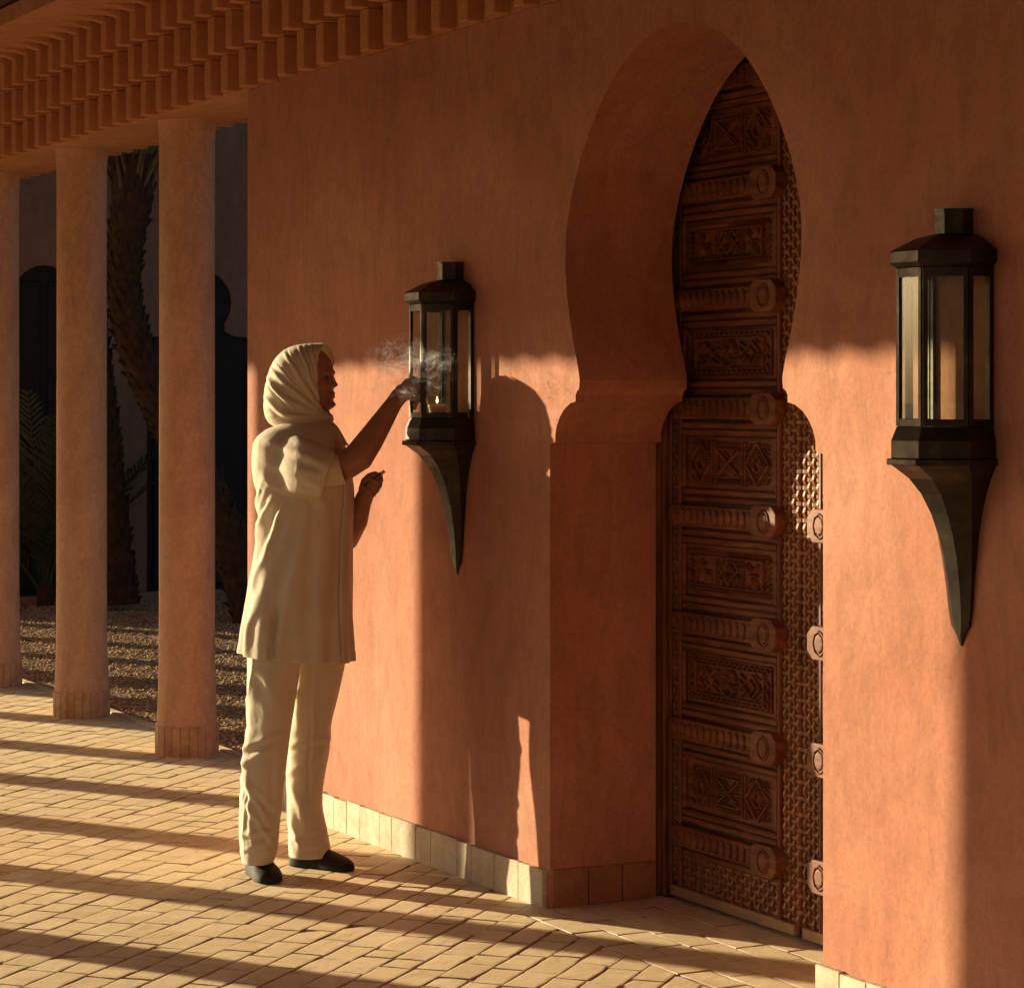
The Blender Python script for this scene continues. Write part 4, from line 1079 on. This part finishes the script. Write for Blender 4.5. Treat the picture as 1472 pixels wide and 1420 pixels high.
# hem stitching band
def hem_band(y0, y1, off):
    mb = MB(); rings = []
    for i in range(6):
        y = y0+(y1-y0)*i/5; r_ = []
        for k in range(n):
            q = 2*math.pi*k/n; p, c = tunic_point(q, y); kk = max(0, ((y-607)/(941-607)-.8)/.2); p.z -= kk*(math.cos(q)*.016)
            r_.append(tuple(tunic_disp(p, c, q, off)))
        rings.append(r_)
    mb.loft(rings, cap0=False, cap1=False); return mb
o_ = hem_band(930.5, 941.6, .0016).build('hem', M['tunic'], wom, True)
# collar: a folded shirt collar under the scarf
mb = MB(); rings = []; m = 90
for i, (yy, gx, ex) in enumerate([(603, 0, 0), (606, .012, 0), (612, .026, .004), (620, .036, .010), (628, .043, .018), (633, .047, .024)]):
    r_ = []
    for k in range(m+1):
        q = -0.50+(2*math.pi-0.12)*(-k/m)      # open at the front
        c = LP(435, 607); cx_ = LP(441, yy)
        front = max(0, math.cos(q)); fl = 1+0.25*front*i/5
        drop = 0.0 if math.cos(q) > 0 else 0.006*i*abs(math.cos(q))
        r_.append((c.x+.012+(.070+gx*.8)*math.cos(q)*fl, (.066+gx*1.35)*math.sin(q), cx_.z+drop-.014*front*(i/5)+.0022*math.sin(q*7+i)))
    rings.append(r_)
mb.loft(rings, cap0=False, cap1=False, closed=False); o_ = mb.build('collar', M['tunic'], wom, True)
s2 = o_.modifiers.new('t', 'SOLIDIFY'); s2.thickness = .003
mb = MB(); c = LP(475.5, 621, -.062); mb.tube([c+Vector((0, -.002, 0)), c+Vector((0, .002, 0))], .0052, 12); mb.build('button', M['dark'], wom, True)

# --- sleeves
def sleeve(tab, folds, nm, n=110, R_=90, solid=False):
    """tab: (s, cx, cy(px), dy, half height px, half depth m, tilt of the ring plane)"""
    mb = MB(); rings = []; cs = []
    for i in range(R_):
        s_ = tab[0][0]+(tab[-1][0]-tab[0][0])*i/(R_-1)
        cx, cy, dy, hh, hd, tl = [interp(tab, s_, k) for k in range(1, 7)]
        c = LP(cx, cy, dy); h = hh*.0022
        ax = Vector((math.sin(tl), 0, math.cos(tl)))
        r_ = []
        for k in range(n):
            q = 2*math.pi*k/n
            r_.append(tuple(c+ax*(h*math.cos(q))+Vector((0, hd*math.sin(q), 0))))
        rings.append(r_); cs.append(c)
    mb.loft(rings, cap0=solid, cap1=solid)
    out = []
    for i, p in enumerate(mb.v):
        p = Vector(p); c = cs[i//n]; nn = (p-c).normalized(); px, py = to_px(p)
        d = folds_disp(folds, px, py)*max(0, min(1, .5-nn.y*1.3))*.8*max(0.0, min(1.0, ((i//n)/R_-.38)/.25))+.0012*noise.fractal(p*9, 1, 2, 3)
        out.append(tuple(p+nn*d))
    mb.v = out
    if solid: return mb
    o_ = mb.build(nm, M['tunic'], wom, True); s2 = o_.modifiers.new('t', 'SOLIDIFY'); s2.thickness = .003; s2.offset = -1
    return o_
SF = [(430, 650, 475, 672, 6, 4), (440, 690, 462, 700, 5, 4), (410, 632, 440, 640, 5, 4), (467.5, 655, 455, 712, 1.6, 3), (425, 675, 462, 682, 6, 4)]
sleeve_mb = sleeve([(0, 400, 652, -.020, 18, .05, .1), (.15, 400, 656, -.085, 29, .074, .12), (.35, 409, 661, -.138, 37, .084, .15), (.55, 424, 668, -.180, 41, .086, .16), (.75, 444, 674, -.208, 39, .082, .12), (1.0, 472.5, 683, -.225, 33.5, .074, .30)], SF, 'sleeve', solid=True)
sleeve([(0, 455, 655, .150, 24, .07, -.6), (.4, 480, 690, .175, 24, .065, -.7), (1.0, 502, 742, .165, 22, .060, -.9)], [(490, 690, 515, 740, 4, 5), (500, 680, 512, 720, 3, 4)], 'sleeve')
tunic_mb.add(sleeve_mb.v, sleeve_mb.f)
tu = tunic_mb.build('tunic', M['tunic'], wom, True)
rm = tu.modifiers.new('r', 'REMESH'); rm.mode = 'VOXEL'; rm.voxel_size = 0.0048; rm.use_smooth_shade = True
evalmesh(tu)
if not tu.data.materials: tu.data.materials.append(M['tunic'])
bm = bmesh.new(); bm.from_mesh(tu.data); sel = []; soft = []
for v_ in bm.verts:
    px, py = to_px(v_.co)
    if v_.co.y < -0.02 and 372 < px < 425 and 618 < py < 722: sel.append(v_)
    soft.append(v_)
for _ in range(2): bmesh.ops.smooth_vert(bm, verts=soft, factor=0.5, use_axis_x=True, use_axis_y=True, use_axis_z=True)
for _ in range(34): bmesh.ops.smooth_vert(bm, verts=sel, factor=0.5, use_axis_x=True, use_axis_y=True, use_axis_z=True)
bm.normal_update()
JF = [(392, 636, 452, 662, 6, 4.5), (386, 664, 446, 690, 7, 5), (382, 692, 420, 708, 5, 6), (384, 702, 370, 750, 5, 7)]
for v_ in bm.verts:
    if v_.normal.y < 0.1:
        px, py = to_px(v_.co)
        if 365 < px < 460 and 615 < py < 760: v_.co += v_.normal*folds_disp(JF, px, py)*min(1, .3-v_.normal.y)*.6
bm.to_mesh(tu.data); bm.free(); tu.data.polygons.foreach_set('use_smooth', [True]*len(tu.data.polygons))
# cuff lining of the near sleeve
sleeve([(0, 468, 676, -.215, 24, .058, .2), (1, 492, 673, -.205, 22.5, .056, -.28)], [], 'inner_cuff', 60, 14)

# --- headscarf
S1 = [ # py, back x, edge x near, edge x far, half width at edge, half width max
 (494.2, 444, 464, 466, .006, .010), (495.5, 432, 464.5, 468, .022, .028), (498, 421, 464, 471, .038, .046), (503, 410, 462.5, 474, .054, .064), (510, 402, 460.5, 476.5, .067, .078), (520, 394, 459.5, 478, .076, .088), (532, 388, 459.2, 474, .081, .095),
 (545, 384, 459.5, 470, .083, .098), (560, 380.5, 460, 467, .082, .099), (575, 379, 461.5, 466, .077, .098), (586, 379.5, 464, 468, .066, .098), (592, 380.5, 470, 472, .045, .097), (597, 381.5, 475.5, 476, .020, .096), (602, 383.5, 477, 477, .004, .095), (608, 388, 474, 474, .002, .088), (614, 398, 468, 468, .002, .075)]
n = 220; R_ = 190; mb = MB(); rings = []
P0 = (480, 604)
folds_s = []
for (x2, y2, sg_, am) in [(449, 500, 1.6, 2.0), (441, 503, 1.3, 2.4), (432, 501, 1.9, 3.4), (424, 516, 1.3, 1.8), (414, 512, 2.3, 3.6), (408, 532, 1.4, 1.6), (396, 535, 2.8, 3.8), (398, 565, 3.6, 2.6), (456, 507, 1.2, 1.6)]:
    a_ = .12; folds_s.append((P0[0]-4+(x2-P0[0])*a_, P0[1]+(y2-P0[1])*a_, x2, y2, sg_, am))
folds_s += [(388, 545, 425, 588, 3, 6), (384, 572, 415, 596, 4, 6), (392, 588, 440, 603, 3.5, 5), (400, 597, 470, 600, 3, 5), (398, 556, 425, 580, 4.5, 4)]
for i in range(R_):
    y = 494.2+(614-494.2)*(i/(R_-1))**0.97
    xb, xe, xf, we, wm = [interp(S1, y, k) for k in range(1, 6)]
    B_ = LP(xb, y); z = B_.z; r_ = []
    for k in range(n+1):
        t_ = -1+2*k/n; side = 1 if t_ > 0 else -1; a = abs(t_)
        E_ = LP(xf if side > 0 else xe, y); xc = B_.x+(E_.x-B_.x)*.55
        if a < .55:
            q = a/.55*math.pi/2; x = xc-(xc-B_.x)*math.cos(q); yy = wm*math.sin(q)
        else:
            q = (a-.55)/.45; x = xc+(E_.x-xc)*q; yy = wm+(we-wm)*(1-math.sqrt(max(0, 1-q**2.6)))
        p = Vector((x, side*yy, z))
        cc = Vector((xc, 0, z-.01)); nn = (p-cc).normalized()
        px, py = to_px(Vector((p.x, 0, p.z)))
        fade = min(1, max(0, (a-.02)*6))
        d = folds_disp(folds_s, px, py)*(.25+.75*fade)*(1 if side < 0 else .6)+.002*noise.fractal(p*11, 1, 2, 3)
        
        r_.append(tuple(p+nn*d))
    rings.append(r_)
mb.loft(rings, cap0=False, cap1=False, closed=False)
o_ = mb.build('headscarf', M['scarf'], wom, True); s2 = o_.modifiers.new('t', 'SOLIDIFY'); s2.thickness = .0028; s2.offset = 0
# gathered loops of the scarf round the neck
mb = MB()
def loop(yc, amp, rr, ph, x0, x1, wd):
    pts = []
    for k in range(41):
        q = 2*math.pi*k/40; a = LP(x0, yc); b = LP(x1, yc); cx_ = (a.x+b.x)/2
        pts.append((cx_+(b.x-a.x)/2*math.cos(q), wd*math.sin(q), a.z+amp*math.sin(q+ph)+.003*math.sin(3*q+ph)-.010*math.cos(q)*0))
    mb.tube(pts, [rr*(1+.25*math.sin(k*.9+ph)) for k in range(41)], 12, 1.0, round_ends=False)
loop(601, .003, .0080, .3, 396, 475, .080); loop(606.5, .003, .0070, 1.7, 400, 473, .078)
mb.build('scarf_wrap', M['scarf'], wom, True)

# matchbox in the far hand: held thing, own top-level object
def to_world(p):
    c_, s_ = math.cos(TH), math.sin(TH); return (WPOS[0]+c_*p[0]-s_*p[1], WPOS[1]+s_*p[0]+c_*p[1], p[2])
a = LP(517, 703, -.018); b = LP(553, 677, -.014); dirv = (b-a)
mc = (a+b)/2
bx = thing('matchbox', to_world(mc), 'small pale matchbox held in the woman\'s lower hand', 'matchbox', rz=TH, rel=False)
xa = dirv.normalized(); ya = Vector((0, 1, 0)); ya = (ya-xa*ya.dot(xa)).normalized(); za = xa.cross(ya)
R3 = Matrix((xa, ya, za)).transposed()
mb = MB(); mb.box((0, 0, 0), (dirv.length*.72, .034, .0135), M4=R3, bev=.0008); mb.build('sleeve', M['card'], bx)
mb = MB(); mb.box(tuple(xa*dirv.length*.30), (dirv.length*.40, .031, .0105), M4=R3, bev=.0006); mb.build('tray', M['card'], bx)
mb = MB(); mb.box(tuple(ya*-.0175), (dirv.length*.70, .0006, .010), M4=R3); mb.build('striking_strip', M['card_dark'], bx)

# smoke curling round the lantern: real air volume with wispy density
m, t, o = new_mat('candle_smoke')
tc = t.nodes.new('ShaderNodeTexCoord'); mp = t.nodes.new('ShaderNodeMapping'); t.links.new(tc.outputs['Object'], mp.inputs[0]); mp.inputs['Scale'].default_value = (1, 1, 1.5)
def ridged(scale, dist, seedoff, wdt):
    mp2 = t.nodes.new('ShaderNodeMapping'); mp2.inputs['Location'].default_value = seedoff; t.links.new(mp.outputs[0], mp2.inputs[0])
    nz = noise_n(t, mp2.outputs[0], scale, 3, 0.55, dist)
    s_ = N(t, 'ShaderNodeMath', operation='SUBTRACT'); t.links.new(nz, s_.inputs[0]); s_.inputs[1].default_value = 0.5
    a_ = N(t, 'ShaderNodeMath', operation='ABSOLUTE'); t.links.new(s_.outputs[0], a_.inputs[0])
    return ramp(t, a_.outputs[0], [(0.0, 1.0), (wdt, 0.0)])
r1 = ridged(12, 1.8, (0, 0, 0), .022); r2 = ridged(22, 1.4, (3, 1, 2), .06)
big = ramp(t, noise_n(t, mp.outputs[0], 11, 2, 0.5, 0.5), [(0.46, 0.0), (0.62, 1.0)])
mu = N(t, 'ShaderNodeMath', operation='MULTIPLY'); t.links.new(r1, mu.inputs[0]); t.links.new(r2, mu.inputs[1])
mu2 = N(t, 'ShaderNodeMath', operation='MULTIPLY'); t.links.new(mu.outputs[0], mu2.inputs[0]); t.links.new(big, mu2.inputs[1])
# fade towards the rim of the cloud
gr = N(t, 'ShaderNodeTexGradient', gradient_type='SPHERICAL'); mp3 = t.nodes.new('ShaderNodeMapping'); mp3.inputs['Scale'].default_value = (4.6, 6.5, 8.0); t.links.new(tc.outputs['Object'], mp3.inputs[0]); t.links.new(mp3.outputs[0], gr.inputs[0])
ed = ramp(t, gr.outputs[0], [(0.0, 0.0), (0.5, 1.0)])
mu3 = N(t, 'ShaderNodeMath', operation='MULTIPLY'); t.links.new(mu2.outputs[0], mu3.inputs[0]); t.links.new(ed, mu3.inputs[1])
mu4 = N(t, 'ShaderNodeMath', operation='MULTIPLY'); t.links.new(mu3.outputs[0], mu4.inputs[0]); mu4.inputs[1].default_value = 75
pv = N(t, 'ShaderNodeVolumePrincipled'); pv.inputs['Color'].default_value = (0.95, 0.96, 1, 1); pv.inputs['Anisotropy'].default_value = 0.3
t.links.new(mu4.outputs[0], pv.inputs['Density']); t.links.new(pv.outputs[0], o.inputs['Volume'])
mb = MB(); rings = []
for i in range(1, 12):
    ph = math.pi*i/12; rings.append([(.215*math.sin(ph)*math.cos(q), .15*math.sin(ph)*math.sin(q), -.12*math.cos(ph)) for q in [2*math.pi*k/20 for k in range(20)]])
mb.loft(rings); sm = mb.build('smoke', m, None, True, kind='stuff', label='thin blue-white smoke drifting across the lantern above the reaching hand', cat='smoke')
sm.location = (-0.45, -0.225, 1.580)

# ------------------------------------------------------------------ courtyard behind the columns
GX = -11.78
def keyhole(yc, r_=0.255):
    zc = 2.47-r_
    pts = [(yc-.43, -.1), (yc-.43, 1.93), (yc-.37, 1.95), (yc-.27, 1.96), (yc-.205, 1.99)]
    a = -0.68
    arc = []
    for k in range(21):
        q = math.pi+0.68-(math.pi+1.36)*k/20
        arc.append((yc+r_*math.cos(q), zc+r_*math.sin(q)))
    pts += arc + [(yc+.205, 1.99), (yc+.27, 1.96), (yc+.37, 1.95), (yc+.43, 1.93), (yc+.43, -.1)]
    return pts
gw = thing('courtyard_wall', (GX, 2.5, 0), 'shaded plaster wall across the courtyard with dark horseshoe arches, behind the palms', 'wall')
YA = [2.13, 3.35]
mb = MB(); mb.f = []
fr = [(0.6, -.1)] + keyhole(YA[0]) + keyhole(YA[1]) + [(12, -.1), (12, 4.6), (0.6, 4.6)]
n = len(fr); mb.v = [(GX, y, z) for y, z in fr]+[(GX-.35, y, z) for y, z in fr]
mb.f = [tuple(range(n)), tuple(range(2*n-1, n-1, -1))]+[(i, (i+1) % n, (i+1) % n+n, i+n) for i in range(n)]; mb.tint = [.5]*2*n
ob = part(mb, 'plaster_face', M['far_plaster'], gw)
bm = bmesh.new(); bm.from_mesh(ob.data); bmesh.ops.triangulate(bm, faces=[f for f in bm.faces if len(f.verts) > 4]); bm.to_mesh(ob.data); bm.free()
for yc in YA:
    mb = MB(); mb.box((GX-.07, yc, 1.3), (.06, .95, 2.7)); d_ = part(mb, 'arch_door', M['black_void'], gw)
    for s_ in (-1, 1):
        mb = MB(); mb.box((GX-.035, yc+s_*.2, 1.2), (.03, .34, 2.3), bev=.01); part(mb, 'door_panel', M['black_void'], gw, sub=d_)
mb = MB(); mb.box((GX+.06, 6.6, -.01), (.12, 11, .06), bev=.01); part(mb, 'footing', M['mortar'], gw)

def palm_trunk(pts, rads, label, leafy=False, seed=1):
    rr = random.Random(seed)
    b0 = pts[0]
    t_ = thing('palm_tree', (b0[0], b0[1], -.04), label, 'palm tree', 'palm trees in the courtyard')
    cp = catmull([(*p, r_) for p, r_ in zip(pts, rads)], 14)
    mb = MB(); mb.tube([c[:3] for c in cp], [c[3]*.86 for c in cp], 20, round_ends=False); part(mb, 'trunk', M['bark'], t_, smooth=True)
    st = MB(); ang = 0; i = 0
    L = 0; last = Vector(cp[0][:3])
    step = .013
    for j in range(len(cp)-1):
        a, b = Vector(cp[j][:3]), Vector(cp[j+1][:3]); d = (b-a); n_ = max(1, int(d.length/step)); dn = d.normalized()
        u = Vector((1, 0, 0))-dn*dn.x; u.normalize(); v_ = dn.cross(u)
        for q in range(n_):
            for rep in range(2):
                ang += 2.399963; c = a+d*(q/n_); r_ = cp[j][3]
                o_ = u*math.cos(ang)+v_*math.sin(ang); w_ = dn.cross(o_)
                s1 = rr.uniform(.6, 1.15); wd = .030*s1; hl = .055*s1; out = rr.uniform(.012, .045)
                base = c+o_*(r_*.80)
                A = base-w_*wd-dn*.02; B = base+w_*wd-dn*.02; Cc = base+w_*wd*.7+dn*hl+o_*out; D = base-w_*wd*.7+dn*hl+o_*out
                E = base+dn*(hl*.9); T = base+dn*(hl*1.25)+o_*(out*1.1)
                st.add([A, B, Cc, D, E, T], [(0,1,2,3), (3,2,5), (1,4,2), (0,3,4), (2,4,5), (3,5,4)], rr.random())
    part(st, 'leaf_bases', M['bark'], t_, kind='stuff')
    return t_, cp
def frond(mb, base, direction, L, droop, width, nleaf=26, rr=rnd, sup=.35):
    d = Vector(direction).normalized(); p = Vector(base); pts = [p.copy()]; 
    for k in range(14):
        d = (d+Vector((0, 0, -droop))).normalized(); p = p+d*(L/14); pts.append(p.copy())
    mb.tube(pts, [.012*(1-k/16) + .002 for k in range(15)], 5, round_ends=False)
    for k in range(nleaf):
        f = .18+.82*k/nleaf; i = min(13, int(f*14)); a = pts[i]+(pts[i+1]-pts[i])*(f*14-i) if i < 14 else pts[-1]
        dd = (pts[i+1]-pts[i]).normalized(); sd = dd.cross(Vector((0, 0, 1)))
        if sd.length < .05: sd = Vector((1, 0, 0))
        sd.normalize(); upv = sd.cross(dd)
        ll = width*math.sin(math.pi*(.18+.78*f))*rr.uniform(.85, 1.1)
        for s_ in (-1, 1):
            o_ = (dd*.75+sd*s_*.8+upv*sup+Vector((rr.uniform(-.1, .1), rr.uniform(-.1, .1), rr.uniform(-.1, .1)))).normalized()
            w_ = o_.cross(upv).normalized()*.011
            mb.add([a-w_*.5, a+o_*ll*.5-w_, a+o_*ll-Vector((0, 0, ll*.12)), a+o_*ll*.5+w_, a+w_*.5, a+o_*ll*.5+upv*.004], [(0,1,5), (1,2,5), (2,3,5), (3,4,5), (0,5,4)])
def at_px(px, py, Z):
    X = (px-CX)/F*Z; c_, s_ = math.cos(TH), math.sin(TH)
    return (CAMP[0]+c_*X-s_*Z, CAMP[1]+s_*X+c_*Z, 1.5-(py-HY)/F*Z)
# leaning palm that carries the crown
t1, cp = palm_trunk([at_px(372, 905, 17.2), at_px(338, 800, 17.3), at_px(300, 705, 17.4), at_px(238, 600, 17.5), at_px(196, 500, 17.6), at_px(178, 415, 17.6), at_px(182, 340, 17.6), at_px(190, 280, 17.6), at_px(188, 225, 17.6)],
                   [.17, .155, .15, .145, .14, .13, .145, .17, .19], 'leaning palm whose rough trunk bends behind the nearest column', seed=4)
crown = at_px(188, 222, 17.6)
sk = MB(); rr = random.Random(9)
for k in range(22):
    a = k*2.399; e = rr.uniform(.75, 1.35)
    d = Vector((math.cos(a)*math.cos(e), math.sin(a)*math.cos(e), math.sin(e))); b = Vector(crown)+Vector((math.cos(a), math.sin(a), 0))*.14+Vector((0, 0, rr.uniform(-.25, .05)))
    mb2 = MB(); mb2.tube([b, b+d*.25, b+d*.55+Vector((0, 0, .05))], [.028, .020, .013], 6, .5); part(mb2, 'leaf_stalk', M['stalk'], t1)
for k in range(12):
    a = k*2.399+.3; e = rr.uniform(.5, 1.2); d = Vector((math.cos(a)*math.cos(e), math.sin(a)*math.cos(e), math.sin(e)))
    mb2 = MB(); frond(mb2, Vector(crown)+Vector((0, 0, .15)), d, 1.9, .09, .42, 30, rr); part(mb2, 'frond', M['frond'], t1)
# upright palm behind the middle gap
t2, cp2 = palm_trunk([at_px(172, 868, 18.2), at_px(168, 800, 18.2), at_px(162, 720, 18.2), at_px(155, 640, 18.2), at_px(146, 560, 18.2), at_px(134, 470, 18.2), at_px(120, 380, 18.2), at_px(112, 260, 18.2), at_px(108, 100, 18.2)],
                   [.17, .125, .105, .10, .10, .105, .11, .12, .15], 'upright slim palm trunk rising behind the middle column', seed=7)
c2 = at_px(108, 95, 18.2)
for k in range(12):
    a = k*2.399+.9; e = rr.uniform(.4, 1.2); d = Vector((math.cos(a)*math.cos(e), math.sin(a)*math.cos(e), math.sin(e)))
    mb2 = MB(); frond(mb2, c2, d, 1.9, .10, .42, 30, rr); part(mb2, 'frond', M['frond'], t2)
# young palm between the two left columns
yb = at_px(66, 862, 18.6)
yp = thing('young_palm', yb, 'young fan of green palm fronds growing from the gravel between the two left columns', 'palm')
for k in range(15):
    a = k*2.399; e = rr.uniform(.95, 1.42); d = Vector((math.cos(a)*math.cos(e), math.sin(a)*math.cos(e), math.sin(e)))
    mb2 = MB(); frond(mb2, yb, d, rr.uniform(1.1, 1.65), .035, .36, 30, rr, .2); part(mb2, 'frond', M['frond'], yp)
mb = MB(); mb.tube([(yb[0], yb[1], -.06), (yb[0], yb[1], .08)], .07, 8); part(mb, 'stem', M['bark'], yp, smooth=True)
